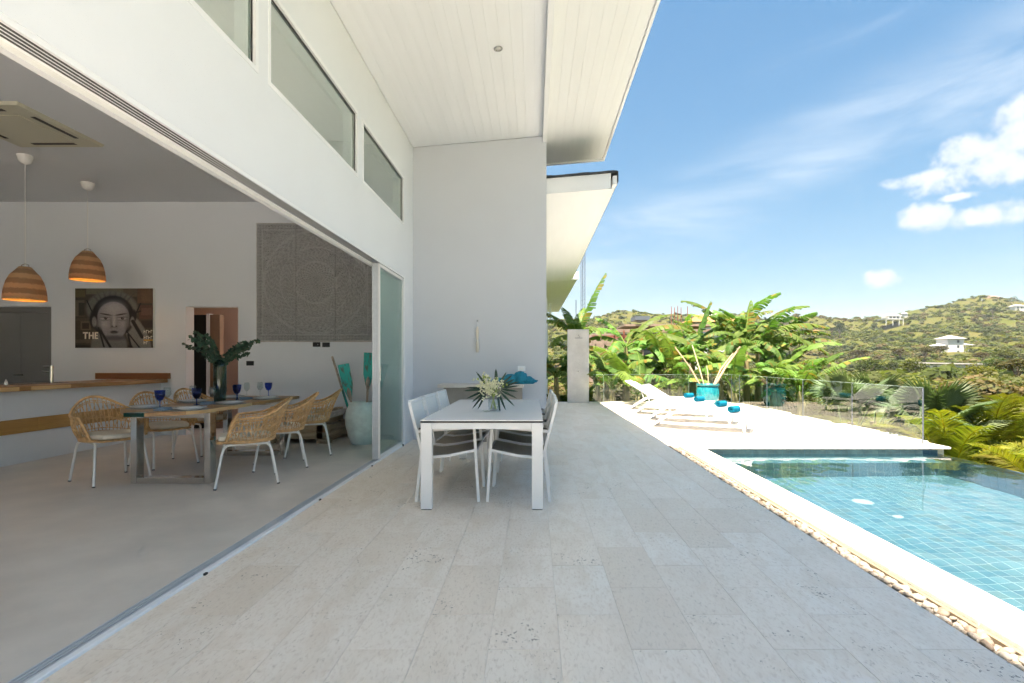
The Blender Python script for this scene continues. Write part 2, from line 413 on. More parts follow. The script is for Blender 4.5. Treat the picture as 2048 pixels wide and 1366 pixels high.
def rattan_shade():
    m, t, p = base('lamp_weave'); out = [x for x in t.n if x.type == 'OUTPUT_MATERIAL'][0]
    o = t.add('TexCoord').outputs['Object']; sx = t.add('SeparateXYZ'); t.link(o, sx.inputs[0]); z = sx.outputs[2]
    n = t.noise(o, 40, 4, .6); zb = t.math('ADD', z, t.math('MULTIPLY', t.math('SUBTRACT', n, .5), .05))
    band = t.math('SINE', t.math('MULTIPLY', zb, 48)); f = t.smooth(band, -.25, .35)
    c = t.mix(f, (.34, .235, .14), (.58, .41, .235)); fine = t.math('SINE', t.math('MULTIPLY', z, 900)); c = t.mix(t.smooth(fine, -1, 1, 0, .35), c, (.12, .07, .035))
    t.link(c, p.inputs['Base Color']); p.inputs['Roughness'].default_value = .7
    tr = t.add('BsdfTranslucent'); t.link(t.mix(f, (.30, .17, .07), (.55, .33, .15)), tr.inputs[0])
    mx = t.add('MixShader'); mx.inputs[0].default_value = .28; t.link(p.outputs[0], mx.inputs[1]); t.link(tr.outputs[0], mx.inputs[2]); t.link(mx.outputs[0], out.inputs[0])
rattan_shade()
def emis(name, col, s):
    m, t, p = base(name); p.inputs['Base Color'].default_value = (*col, 1); p.inputs['Emission Color'].default_value = (*col, 1); p.inputs['Emission Strength'].default_value = s
emis('filament', (1, .50, .12), 45)
def vcol(name, rough=.6, spec=.3):
    m, t, p = base(name); a = t.add('Attribute', attribute_name='col'); t.link(a.outputs['Color'], p.inputs['Base Color']); p.inputs['Roughness'].default_value = rough; p.inputs['Specular IOR Level'].default_value = spec
vcol('painting'); vcol('carved_paint', .8); vcol('pebble_col', .6)
def teal_glaze():
    m, t, p = base('teal_glaze'); pos = t.add('NewGeometry').outputs['Position']; mp = t.add('Mapping'); mp.inputs['Scale'].default_value = (1, 1, .35); t.link(pos, mp.inputs[0])
    n = t.noise(mp.outputs[0], 12, 6, .65, .5); c = t.mix(t.smooth(n, .35, .7), (.0, .14, .19), (.01, .25, .28)); c = t.mix(t.smooth(n, .66, .74), c, (.14, .36, .36))
    t.link(c, p.inputs['Base Color']); p.inputs['Roughness'].default_value = .25; p.inputs['Coat Weight'].default_value = .4
teal_glaze()
def towel():
    m, t, p = base('towel'); pos = t.add('NewGeometry').outputs['Position']; n = t.noise(pos, 300, 3, .6)
    t.link(t.mix(n, (.0, .12, .20), (.0, .19, .29)), p.inputs['Base Color']); p.inputs['Roughness'].default_value = .95; p.inputs['Specular IOR Level'].default_value = .1
    b = t.add('Bump'); b.inputs['Strength'].default_value = .6; b.inputs['Distance'].default_value = .004; t.link(n, b.inputs['Height']); t.link(b.outputs[0], p.inputs['Normal'])
towel()
def oar_paint():
    m, t, p = base('oar_paint'); o = t.add('TexCoord').outputs['Object']; mp = t.add('Mapping'); mp.inputs['Scale'].default_value = (9, 9, 2.2); t.link(o, mp.inputs[0])
    n = t.noise(mp.outputs[0], 3.2, 7, .7, .6); f = t.smooth(n, .50, .60)
    c = t.mix(f, (.02, .40, .35), (.10, .12, .10)); t.link(c, p.inputs['Base Color']); p.inputs['Roughness'].default_value = .7
oar_paint()

# ================================================================== THE SETTING
XF, XI = -1.90, -2.065          # outer and inner face of the glazed facade
YE, YW = 7.45, 7.93             # end of the door opening, front of the end wall
def sofz(x): return 4.59 + .0865 * (x + 1.9)
villa = thing('villa', 'white modern villa with open glazed front, clerestory windows and sloping eaves', 'house')
mb = MB()
mb.box(XI, XF, -4, YE, 2.48, 3.21).box(XI, XF, -4, YE + .001, 3.92, 4.585)
wins = [(-2.3, -.45), (-.32, 1.37), (1.50, 3.476), (3.607, 5.452), (5.595, 7.38)]
edges = [-4] + [e for a in wins for e in a] + [YE]
for i in range(0, len(edges), 2): mb.box(XI, XF, edges[i], edges[i + 1], 3.21, 3.92)
mb.box(XI, XF, YE, YW, 0, 4.585)
mb.build('facade_wall', M['wall_paint'], villa)
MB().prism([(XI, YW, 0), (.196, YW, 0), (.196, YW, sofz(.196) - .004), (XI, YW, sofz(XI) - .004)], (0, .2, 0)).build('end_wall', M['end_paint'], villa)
for a, b in wins:
    m = MB(); z0, z1 = 3.21, 3.92; t = .035
    m.box(-1.985, -1.896, a, b, z0, z0 + t).box(-1.985, -1.896, a, b, z1 - t, z1).box(-1.985, -1.896, a, a + t, z0 + t, z1 - t).box(-1.985, -1.896, b - t, b, z0 + t, z1 - t)
    win = m.build('window', M['white_trim'], villa)
    m = MB(); q = t + .0005; s = .009
    m.box(-1.925, -1.917, a + q, b - q, z0 + q, z0 + q + s).box(-1.925, -1.917, a + q, b - q, z1 - q - s, z1 - q)
    m.box(-1.925, -1.917, a + q, a + q + s, z0 + q + s, z1 - q - s).box(-1.925, -1.917, b - q - s, b - q, z0 + q + s, z1 - q - s)
    m.build('gasket', M['black_plastic'], win)
    MB().box(-1.938, -1.93, a + t, b - t, z0 + t, z1 - t).build('pane', M['clerestory_glass'], win)
# inner room shell
mb = MB(); B0, B1, CZ = 8.40, 8.60, 3.88
for x0, x1, z0, z1 in ((-10.5, -9.3, 0, CZ), (-9.3, -8.03, 2.14, CZ), (-8.03, -5.79, 0, CZ), (-5.79, -4.92, 2.14, CZ), (-4.92, XI - .001, 0, CZ)):
    mb.box(x0, x1, B0, B1, z0, z1)
mb.box(-10.65, -10.5, -3.5, B1, 0, CZ).box(-10.5, XI - .001, -3.65, -3.5, 2.4, CZ).box(-10.5, -7.4, -3.65, -3.5, 0, 2.4)  # near end, out of view, left open so daylight brightens the room
mb.box(XI - .001, XI + .05, YW + .2, B1, 0, CZ)
mb.build('room_wall', M['inner_paint'], villa)
MB().box(-10.65, XI - .001, -3.65, B1, CZ, CZ + .1).build('ceiling', M['ceiling_paint'], villa)
# corridor behind the doorway, with an invented ceiling opening that lets daylight onto its wall
mb = MB(); mb.box(-7.5, -3.2, 10.2, 10.35, 0, 2.7).box(-7.65, -7.5, B1, 10.35, 0, 2.7).box(-3.2, -3.05, B1, 10.35, 0, 2.7)
mb.build('corridor_wall', M['warm_paint'], villa)
MB().box(-7.5, -3.2, B1, 9.15, 2.62, 2.7).box(-7.5, -5.75, 9.15, 10.2, 2.62, 2.7).box(-3.5, -3.2, 9.15, 10.2, 2.62, 2.7).build('corridor_ceiling', M['warm_paint'], villa)
dr = MB().box(-6.5, -5.99, 9.25, 9.30, 0, 2.08).build('door', M['curtain_dark'], villa); tag(dr, 'black door standing open in the corridor')
MB().box(-5.985, -5.93, 9.22, 9.33, 0, 2.1).build('jamb', M['white_trim'], dr); MB().box(-5.928, -5.75, 9.24, 9.36, 0, 2.08).build('wood_panel', M['door_wood'], dr)
MB().box(-5.27, -4.7, 9.6, 10.15, 0, 1.12).build('dark_cabinet', M['curtain_dark'], villa)
d2 = MB().box(-9.28, -8.66, 8.52, 8.56, 0, 2.12).box(-8.655, -8.035, 8.52, 8.56, 0, 2.12).build('door', M['door_grey'], villa); tag(d2, 'grey double cupboard door in the kitchen wall')
m = MB(); m.box(-9.3, -8.03, 8.47, 8.515, 2.05, 2.138).box(-8.11, -8.03, 8.47, 8.515, 0, 2.05); m.build('jamb', M['door_grey'], d2)
MB().tube([(-8.72, 8.5, 1.0), (-8.72, 8.47, 1.0), (-8.58, 8.47, 1.0)], .012, 8).build('handle', M['black_plastic'], d2)
# roof over terrace: boards, beam, fascia, shingle edge, slab
roof = MB(); RY0, RY1, RX1 = .15, 9.1, 1.27  # unseen near end RY0 cut short so sunlit paving brightens the shade
def slab(x0, x1, y0, y1, lo, hi): return [(x0, y0, sofz(x0) + lo), (x1, y0, sofz(x1) + lo), (x1, y1, sofz(x1) + lo), (x0, y1, sofz(x0) + lo), (x0, y0, sofz(x0) + hi), (x1, y0, sofz(x1) + hi), (x1, y1, sofz(x1) + hi), (x0, y1, sofz(x0) + hi)]
roof.hexa(slab(XF, RX1, RY0, RY1, .022, .19)).hexa(slab(-10.9, XF, -4, RY1, .022, .19))
roof = roof.build('roof', M['white_trim'], villa)
def board(x0, x1, y0, y1, zf, th, name, mat, par):
    g = .0004
    return MB().hexa([(x0 + g, y0, zf(x0)), (x1 - g, y0, zf(x1)), (x1 - g, y1, zf(x1)), (x0 + g, y1, zf(x0)), (x0 + g, y0, zf(x0) + th), (x1 - g, y0, zf(x1) + th), (x1 - g, y1, zf(x1) + th), (x0 + g, y1, zf(x0) + th)]).build(name, mat, par, .001, 1)
x = -1.899
while x < .13: board(x, min(x + .127, .134), RY0 + .05, 7.928, sofz, .016, 'board', M['soffit_paint'], roof); x += .127
x = .205
while x < RX1 - .08: board(x, min(x + .127, RX1 - .035), RY0 + .05, RY1 - .05, sofz, .016, 'board', M['soffit_paint'], roof); x += .127
MB().box(.135, .203, RY0, YW + .2, 4.665, sofz(.1) + .02).build('beam', M['white_trim'], roof, .002, 1)
MB().hexa([(RX1 - .034, RY0, sofz(RX1) - .012), (RX1, RY0, sofz(RX1) - .012), (RX1, RY1, sofz(RX1) - .012), (RX1 - .034, RY1, sofz(RX1) - .012), (RX1 - .034, RY0, sofz(RX1) + .018), (RX1, RY0, sofz(RX1) + .018), (RX1, RY1, sofz(RX1) + .018), (RX1 - .034, RY1, sofz(RX1) + .018)]).build('eave_trim', M['white_trim'], roof)
MB().hexa([(.21, RY1 - .045, sofz(.21) - .02), (RX1, RY1 - .045, sofz(RX1) - .02), (RX1, RY1 + .02, sofz(RX1) - .02), (.21, RY1 + .02, sofz(.21) - .02), (.21, RY1 - .045, sofz(.21) + .1), (RX1, RY1 - .045, sofz(RX1) + .1), (RX1, RY1 + .02, sofz(RX1) + .1), (.21, RY1 + .02, sofz(.21) + .1)]).build('gable_trim', M['white_trim'], roof)
MB().box(RX1 + .001, RX1 + .012, RY0, RY1 - .45, sofz(RX1) + .03, sofz(RX1) + .15).build('drip_edge', M['shingle'], roof)
# second wing of the villa behind the end wall
wing = thing('villa_wing', 'farther villa wing with dark shingle edge and pale sloping soffit', 'house')
def s2(x): return 4.03 + .083 * (x - 1.36)
WX, WY0, WY1 = 1.36, 8.18, 17.4
m = MB(); th = .02
m.hexa([(-2.9, WY0, s2(-2.9)), (WX - .09, WY0, s2(WX - .09)), (WX - .09, WY1, s2(WX - .09)), (-2.9, WY1, s2(-2.9))] + [(-2.9, WY0, s2(-2.9) + th), (WX - .09, WY0, s2(WX - .09) + th), (WX - .09, WY1, s2(WX - .09) + th), (-2.9, WY1, s2(-2.9) + th)])
m.build('soffit', M['soffit_paint'], wing)
def slant(x0, x1, y0, y1, lo, hi, name, mat): return MB().hexa([(x0, y0, s2(x0) + lo), (x1, y0, s2(x1) + lo), (x1, y1, s2(x1) + lo), (x0, y1, s2(x0) + lo), (x0, y0, s2(x0) + hi), (x1, y0, s2(x1) + hi), (x1, y1, s2(x1) + hi), (x0, y1, s2(x0) + hi)]).build(name, mat, wing)
slant(-1.8, WX - .12, WY0 - .03, WY0 - .001, -.006, .245, 'gable_fascia', M['white_trim'])
slant(WX - .088, WX - .02, WY0 - .03, WY1, .06, .2, 'eave_fascia', M['white_trim'])
slant(WX - .018, WX, WY0 - .05, WY1 - .6, .09, .262, 'drip_edge', M['shingle'])
slant(-2.9, WX - .019, WY0 - .05, WY1, .247, .275, 'roof_shingles', M['shingle'])
for k in range(11): x = -.9 + k * .2; slant(x, x + .195, WY0 - .062, WY0 - .052, .244 + .006 * (k % 2), .276 + .004 * (k % 3), 'shingle', M['shingle'])
MB().box(-2.0, .05, YW + .21, 17.4, 0, 3.70).build('wall', M['wall_paint'], wing)
MB().box(-2.0, 1.54, 17.45, 17.6, 4.06, 4.32).build('beam', M['white_trim'], wing)
MB().hexa([(-2, 17.62, 4.0), (1.5, 17.62, 4.06), (1.42, 29, 4.06), (-2, 29, 4.0), (-2, 17.62, 4.2), (1.5, 17.62, 4.3), (1.42, 29, 4.3), (-2, 29, 4.2)]).build('porch_soffit', M['soffit_paint'], wing)
MB().box(.74, .84, 24.4, 24.5, 3.20, 4.02).build('porch_post', M['white_trim'], wing)
MB().box(-2, .6, 22, 29, -1, 3.99).build('porch_wall', M['wall_paint'], wing)

# ---- floor, terrace, deck
MB().box(-10.5, -2.018, -3.5, B0 + .2, -.12, 0).box(-7.5, -3.2, B0 + .2, 10.2, -.12, 0).build('floor', M['concrete_floor'])['kind'] = 'structure'
def tileset(parent, tiles, name, mat, vis, top=300):
    """tiles: list of (verts8). The largest in view become objects of their own, the rest one joined part."""
    order = sorted(range(len(tiles)), key=lambda i: vis(tiles[i]))
    single = set(order[:top]); cache = {}
    rest = MB(); rv = []
    for i, q in enumerate(tiles):
        c = sum((Vector(p) for p in q), Vector()) / 8
        loc = [Vector(p) - c for p in q]
        if i in single:
            key = tuple(round(v, 4) for p in loc for v in p)
            if key not in cache: cache[key] = MB().hexa(loc).mesh(name, mat)
            o = link(name, cache[key], parent, .0010 if name == 'paving_tile' else 0, 1); o.location = c
            o.cycles.is_caustics_receiver = True
        else:
            rest.hexa(q); rv += [rng.random()] * 6
    if rest.v:
        o = rest.build(name + 's', mat, parent); o['kind'] = 'stuff'; o.cycles.is_caustics_receiver = True
        a = o.data.attributes.new('rnd', 'FLOAT', 'FACE'); vals = np.repeat(np.array(rv[::6], np.float32), 6); a.data.foreach_set('value', vals)
def hx(x0, x1, y0, y1, z0, z1): return [(x0,y0,z0),(x1,y0,z0),(x1,y1,z0),(x0,y1,z0),(x0,y0,z1),(x1,y0,z1),(x1,y1,z1),(x0,y1,z1)]
TX1, PY1, TY1 = 1.945, 7.25, 15.32
terrace = MB().box(-1.902, TX1, -6, TY1, -.35, -.0025).box(-1.902, 6.0, -16, -6.001, -.35, -.006).box(TX1, 6.0, -6, -3.25, -.35, -.006).box(TX1, 5.98, PY1 + .12, TY1, -.35, -.006).build('terrace', M['grout']); terrace['kind'] = 'structure'  # stretches far behind the camera are added to bounce sunlight forward
o = MB().box(-11, -1.903, -16, -3.66, -.35, -.006).build('bounce_terrace', M['bounce_paving']); o['kind'] = 'structure'  # unseen paving added to bounce neutral sunlight into the room
tiles = []; L, Wd, jt = .592, .306, .0007
for k in range(-7, 20):
    x0, x1 = .111 + Wd * k, .111 + Wd * (k + 1)
    x0 = max(x0, -1.899); x1 = min(x1, 5.97)
    if x1 - x0 < .03: continue
    off = 2.162 if k % 2 else 2.457
    if x0 < TX1 - .02: x1 = min(x1, TX1)
    ys = -5.9 if x0 < TX1 - .02 else 7.56
    n0 = math.floor((ys - off) / L)
    for j in range(n0, 40):
        y0, y1 = max(off + j * L, ys), min(off + (j + 1) * L, TY1 - .004)
        if y1 - y0 < .04: continue
        dz = rng.uniform(-.0006, .0006)
        tiles.append(hx(x0 + jt, x1 - jt, y0 + jt, y1 - jt, -.02, dz))
def vis_floor(q):
    x = (q[0][0] + q[1][0]) / 2; y = (q[0][1] + q[3][1]) / 2
    if y < 1.6 or not (-1.06 < x / y < .98): return 1e6 + abs(y)
    return math.hypot(x, y)
tileset(terrace, tiles, 'paving_tile', M['travertine'], vis_floor)
# ---- door threshold and sliding glass
door = thing('sliding_door', 'white framed sliding glass doors stacked open at the end of the opening', 'door')
MB().box(XF - .035, XF + .0, -4, YE, -.02, .014).build('sill', M['white_trim'], door, .003, 1)
MB().box(-2.016, XF - .036, -4, YE, -.02, -.004).build('track_bed', M['track_dark'], door)
for i in range(5):
    x = -2.014 + i * .0195
    MB().box(x, x + .011, -4, YE, -.004, .008).build('floor_rail', M['aluminium'], door, .002, 1)
MB().box(-2.063, XF - .002, -4, YE, 2.452, 2.479).build('head_frame', M['white_trim'], door)
for i in range(4):
    x = -1.998 + i * .023
    MB().box(x, x + .011, -4, YE, 2.4515 - .0015, 2.455).build('head_groove', M['track_dark'], door)
MB().box(-2.062, -2.02, -4, YE, 2.425, 2.4515).build('head_stop', M['white_trim'], door)
MB().box(-2.055, XF - .004, YE - .045, YE - .001, .009, 2.45).build('side_jamb', M['white_trim'], door)
for i in range(4):
    x = -2.006 + i * .0225; y0 = 6.26 + i * .006; y1 = YE - .048; fr = .028
    m = MB(); m.box(x, x + .019, y0, y0 + fr, .012, 2.449).box(x, x + .019, y1 - fr, y1, .012, 2.449).box(x, x + .019, y0 + fr, y1 - fr, .012, .062).box(x, x + .019, y0 + fr, y1 - fr, 2.41, 2.449)
    p = m.build('door_panel', M['white_metal'] if i == 3 else M['aluminium'], door); MB().box(x + .006, x + .013, y0 + fr, y1 - fr, .062, 2.41).build('pane', M['door_glass'], p)
    if i == 3: MB().box(x + .0192, x + .03, y0 + .004, y0 + .02, .98, 1.16).build('handle', M['steel'], p, .003)
for y in (2.9, 4.46, 5.9, 7.3): MB().box(XF - .004, XF + .012, y, y + .025, .001, .012 if y != 7.3 else .03).build('rubber_stop', M['rubber'], door)

# ---- pool
WL, PD, LY, LZ, PX0, PX1 = -.092, -1.24, 6.84, -.39, 2.40, 5.58
basin = MB()
basin.box(PX0 - .25, 5.80, -3, 7.6, -1.45, PD - .004)
basin.box(PX0 - .30, PX0 - .004, -3, 7.36, PD - .004, -.041).box(PX1 + .004, 5.80, -3, PY1 + .004, PD - .004, WL - .008).box(PX0, 5.80, -3.2, -3, PD, -.041)
basin.box(PX0, PX1, LY + .004, PY1 + .004, PD - .004, LZ - .004).box(PX0 - .004, 5.80, PY1 + .004, PY1 + .12, PD, -.041)
basin = basin.build('pool_basin', M['pool_grout']); basin['kind'] = 'structure'; basin.cycles.is_caustics_receiver = True
tp = .106; e = .0032; tiles = []
nx = 30; ox = PX0
for i in range(nx):
    x0, x1 = ox + i * tp + e, ox + (i + 1) * tp - e
    for j in range(92):
        y1 = LY - j * tp; tiles.append(hx(x0, x1, y1 - tp + e, y1 - e, PD - .006, PD))
    for j in range(8): tiles.append(hx(x0, x1, LY, LY + .006, LZ - (j + 1) * tp + e, LZ - j * tp - e))
    for j in range(4): tiles.append(hx(x0, x1, LY + j * tp + e + .0, min(LY + (j + 1) * tp - e, PY1), LZ - .006, LZ))
    MB().hexa(hx(x0, x1, PY1, PY1 + .006, -.045 - tp + e, -.045 - e)).build('rim_tile', M['rim_tile'], basin)
    for j in range(1, 3): tiles.append(hx(x0, x1, PY1, PY1 + .006, -.045 - (j + 1) * tp + e, -.045 - j * tp - e))
for i in range(2): tiles.append(hx(PX1 + i * tp + e, PX1 + (i + 1) * tp - e, PY1, PY1 + .006, -.045 - tp + e, -.045 - e))
for j in range(96):
    y1 = PY1 - j * tp
    for k in range(11): tiles.append(hx(PX1, PX1 + .006, y1 - tp + e, y1 - e, max(WL - .006 - (k + 1) * tp + e, PD), WL - .006 - k * tp - e)); tiles.append(hx(PX0 - .006, PX0, y1 - tp + e, y1 - e, max(-.045 - (k + 1) * tp + e, PD), -.045 - k * tp - e))
    for k in range(2): tiles.append(hx(PX1 + .002 + k * .109, PX1 + .002 + (k + 1) * .109 - e, y1 - tp + e, y1 - e, WL - .012, WL - .004))
def vis_pool(q):
    x = (q[0][0] + q[1][0]) / 2; y = (q[0][1] + q[3][1]) / 2; z = q[4][2]
    if y < 3.3 or x / y > .97 or z > -1 or x < 2.55 + .55: return 1e6 + y
    return math.hypot(x, y)
tileset(basin, tiles, 'pool_tile', M['pool_tile'], vis_pool)
for (px, py, r) in ((1727, 1003, .11), (1796, 1032, .055)):       # floor drains, seen through the water
    q = G(px, py, WL); d = q - cam.location; hor = math.hypot(d.x, d.y); a = math.acos(hor / d.length / 1.333 * 1.0)
    k = 1 + (WL - PD) / math.tan(a) / hor
    o = MB().lathe([(0, .012), (r * .8, .012), (r, .004), (r, 0)][::-1], 24).build('drain_cover', M['pool_grout'], basin); o.location = (q.x * k, q.y * k, PD); o.cycles.is_caustics_receiver = True
N1, N2 = 120, 260
xs = np.linspace(PX0 - .003, 5.805, N1); ys = np.linspace(-3, PY1 + .003, N2); X, Y = np.meshgrid(xs, ys)
Z = WL + .9 * (.0011 * np.sin(X * 5.1 + Y * 3.3 + .6 * np.sin(Y * 2.1)) + .0009 * np.sin(-X * 4.2 + Y * 6.1 + .7 * np.sin(X * 1.7)) + .0006 * np.sin(X * 10.3 - Y * 7.7) + .0005 * np.sin(X * 3 + Y * 15.1) + .0005 * np.sin(X * 17 + Y * 9.7))
idx = np.arange(N1 * N2).reshape(N2, N1); f4 = np.stack([idx[:-1, :-1], idx[:-1, 1:], idx[1:, 1:], idx[1:, :-1]], -1).reshape(-1, 4)
wo = link('pool_water', raw_mesh('pool_water', np.stack([X, Y, Z], -1).reshape(-1, 3), f4, M['water'], True)); wo['kind'] = 'structure'; wo.cycles.is_caustics_caster = True
cop = MB().box(PX0 - .28, PX0 - .0, -3, PY1 + .1, -.12, -.031).build('pool_coping', M['grout']); cop['kind'] = 'structure'
y = -3
while y < PY1 + .28:
    MB().box(PX0 - .285, PX0 + .012, y + .0012, min(y + .598, 7.558), -.030, .001).build('coping_stone', M['travertine'], cop, .004, 2); y += .6
x = PX0 + .0135
while x < 5.9:
    MB().box(x + .0012, min(x + .598, 5.97), PY1 - .025, 7.558, -.030, .001).build('coping_stone', M['travertine'], cop, .004, 2); x += .6
MB().box(2.21, 2.27, 6.16, 6.175, .0012, .003).build('scratch_plate', M['shower_concrete'], cop)
# ---- pebble channel between terrace and coping
chan = MB().box(TX1 + .002, PX0 - .29, -3, 7.36, -.2, -.055).build('pebble_channel', M['soil']); chan['kind'] = 'structure'
MB().box(TX1 + .004, PX0 - .29, 7.361, 7.56, -.2, -.004).build('channel_end', M['travertine'], chan)
m = MB(); m.box(PX0 - .315, PX0 - .291, -3, 7.36, -.054, -.022); m.build('mortar_edge', M['soil'], chan)
pv = []
def pebble_mesh(seed):
    r = random.Random(seed); m = MB(); n, k = 7, 4; vs = []; fs = []
    for i in range(k + 1):
        th = math.pi * i / k
        for a in range(n):
            q = 1 + r.uniform(-.1, .1); vs.append((q * math.sin(th) * math.cos(2*math.pi*a/n), q * math.sin(th) * math.sin(2*math.pi*a/n), math.cos(th) * (1 if i in (0, k) else q)))
    for i in range(k):
        for a in range(n): b = (a + 1) % n; fs.append((i*n+a, (i+1)*n+a, (i+1)*n+b, i*n+b) if 0 < i < k - 1 else ((i*n+a, (i+1)*n+a, (i+1)*n+b) if i == 0 else (i*n+a, (i+1)*n+a, i*n+b)))
    return m.add(vs, fs, True)
pms = [pebble_mesh(i) for i in range(9)]; pcol = [(.27, .235, .20), (.235, .195, .155), (.30, .27, .235), (.20, .155, .12), (.25, .22, .185)]
pmesh = []
for i in range(18):
    me = pms[i % 9].mesh('pebble', M['pebble_col']); c = pcol[i % 5]; s = .92 + .16 * rng.random(); add_col(me, np.tile(np.array(c) * s, (len(me.polygons), 1))); pmesh.append(me)
plist = []
for layer in range(2):
    y = 1.2
    while y < 7.34:
        x = TX1 + .022 + rng.uniform(0, .02)
        while x < (2.065 if layer == 0 else 2.04):
            s = rng.uniform(.015, .027)
            plist.append((x, y + rng.uniform(-.012, .012), -.05 + s * .7 + layer * .020 + rng.uniform(-.006, .008), s)); x += s * (1.6 if layer == 0 else 1.9)
        y += .031 if layer == 0 else .040
    
plist.sort(key=lambda q: q[1]); rest = MB(); rc = []
for i, (x, y, z, s) in enumerate(plist):
    e3 = (rng.uniform(-.4, .4), rng.uniform(-.4, .4), rng.uniform(0, 6.28)); sc3 = (s * rng.uniform(1, 1.35), s, s * rng.uniform(.6, .8))
    if y > 1.9 and len(pv) < 300:
        o = link('pebble', pmesh[i % 18], chan); o.location = (x, y, z); o.rotation_euler = e3; o.scale = sc3; pv.append(o)
    else:
        mtx = Matrix.LocRotScale(Vector((x, y, z)), __import__('mathutils').Euler(e3), Vector(sc3)); pm = pms[i % 9]
        rest.add([mtx @ Vector(p) for p in pm.v], pm.f, True); c = np.array(pcol[i % 5]) * (.92 + .16 * rng.random()); rc += [c] * len(pm.f)
o = rest.build('pebbles', M['pebble_col'], chan); o['kind'] = 'stuff'; add_col(o.data, np.array(rc))
# ---- glass balustrade
fence = thing('glass_balustrade', 'frameless clear glass balustrade on white kerb round the sunny deck', 'fence')
FX, FY, FH = 5.72, 14.62, .84
ys = [7.43, 9.08, 10.74, 12.40, 14.05, FY]
for a, b in zip(ys[:-1], ys[1:]):
    MB().box(FX - .006, FX + .006, a + .004, b - .006, .03, FH).build('glass_panel', M['fence_glass'], fence); MB().box(FX - .0058, FX + .0058, a + .005, b - .007, FH + .0005, FH + .004).build('polished_edge', M['glass_edge'], fence)
    m = MB(); m.box(FX - .008, FX + .008, b - .006, b + .004, .02, FH); m.build('joint_strip', M['mast_steel'], fence)
MB().box(FX - .008, FX + .008, 7.42, 7.434, .02, FH).build('joint_strip', M['mast_steel'], fence)
xs = [1.70, 2.02, 3.25, 4.48, FX]
for a, b in zip(xs[:-1], xs[1:]):
    MB().box(a + .006, b - .008, FY - .006, FY + .006, .03, FH).build('glass_panel', M['fence_glass'], fence); MB().box(a + .007, b - .009, FY - .0058, FY + .0058, FH + .0005, FH + .004).build('polished_edge', M['glass_edge'], fence); MB().box(b - .0078, b - .004, FY - .0058, FY + .0058, .03, FH).build('polished_edge', M['glass_edge'], fence)
for i, y in enumerate((7.5, 8.62, 9.95, 11.6, 13.2)):
    MB().box(FX - .03, FX + .14 + .05 * (i % 2), y, y + 1.0, .0015, .045).build('kerb_block', M['travertine'], fence, .004, 1)
MB().box(2.2, 5.6, FY - .05, FY + .12, .0015, .05).build('kerb_block', M['travertine'], fence, .004, 1)
for y in (7.9, 8.1): MB().box(FX - .03, FX + .03, y, y + .05, .047, .09).build('clamp', M['steel'], fence)
# ---- concrete shower pillar
sh = thing('shower_pillar', 'free-standing grey concrete shower pillar at the far end of the terrace', 'pillar', (1.31, 15.02, 0))
MB().box(-.315, .315, -.09, .09, 0, 2.17).build('slab', M['shower_concrete'], sh, .008, 2)
MB().tube([(.0, -.09, 2.0), (0, -.14, 2.0), (.02, -.19, 1.94)], [.012, .012, .02], 8).build('shower_head', M['steel'], sh)
MB().box(-.1, .12, -.10, -.091, 1.905, 1.92).build('pipe_rail', M['mast_steel'], sh)
MB().lathe([(.0, .035), (.02, .035), (.025, 0)][::-1], 12).build('tap', M['steel'], sh).location = (0, -.092, .93)
sh.children[-1].rotation_euler = (R(90), 0, 0)
MB().tube([(.02, -.091, 1.17), (.02, -.11, 1.17)], .012, 8).build('tap', M['steel'], sh)

# ================================================================== INSIDE
# ---- air conditioner cassette
ac = thing('air_conditioner', 'cream ceiling air conditioner cassette with dark slots', 'air conditioner', (-5.77, 5.66, CZ))
m = MB(); m.hexa([(-.50, -.51, -.035), (.50, -.51, -.035), (.50, .51, -.035), (-.50, .51, -.035), (-.515, -.525, -.0), (.515, -.525, -.0), (.515, .525, -.0), (-.515, .525, -.0)]); m.build('panel', M['ac_plastic'], ac, .006)
MB().box(-.31, .31, -.31, .31, -.047, -.0355).build('grille', M['ac_plastic'], ac, .03, 3)
for x0, x1, y0, y1 in ((-.26, .26, .385, .435), (-.26, .26, -.435, -.385), (.385, .435, -.26, .26), (-.435, -.385, -.26, .26)):
    MB().box(x0, x1, y0, y1, -.038, -.0352).build('air_slot', M['ac_slot'], ac)
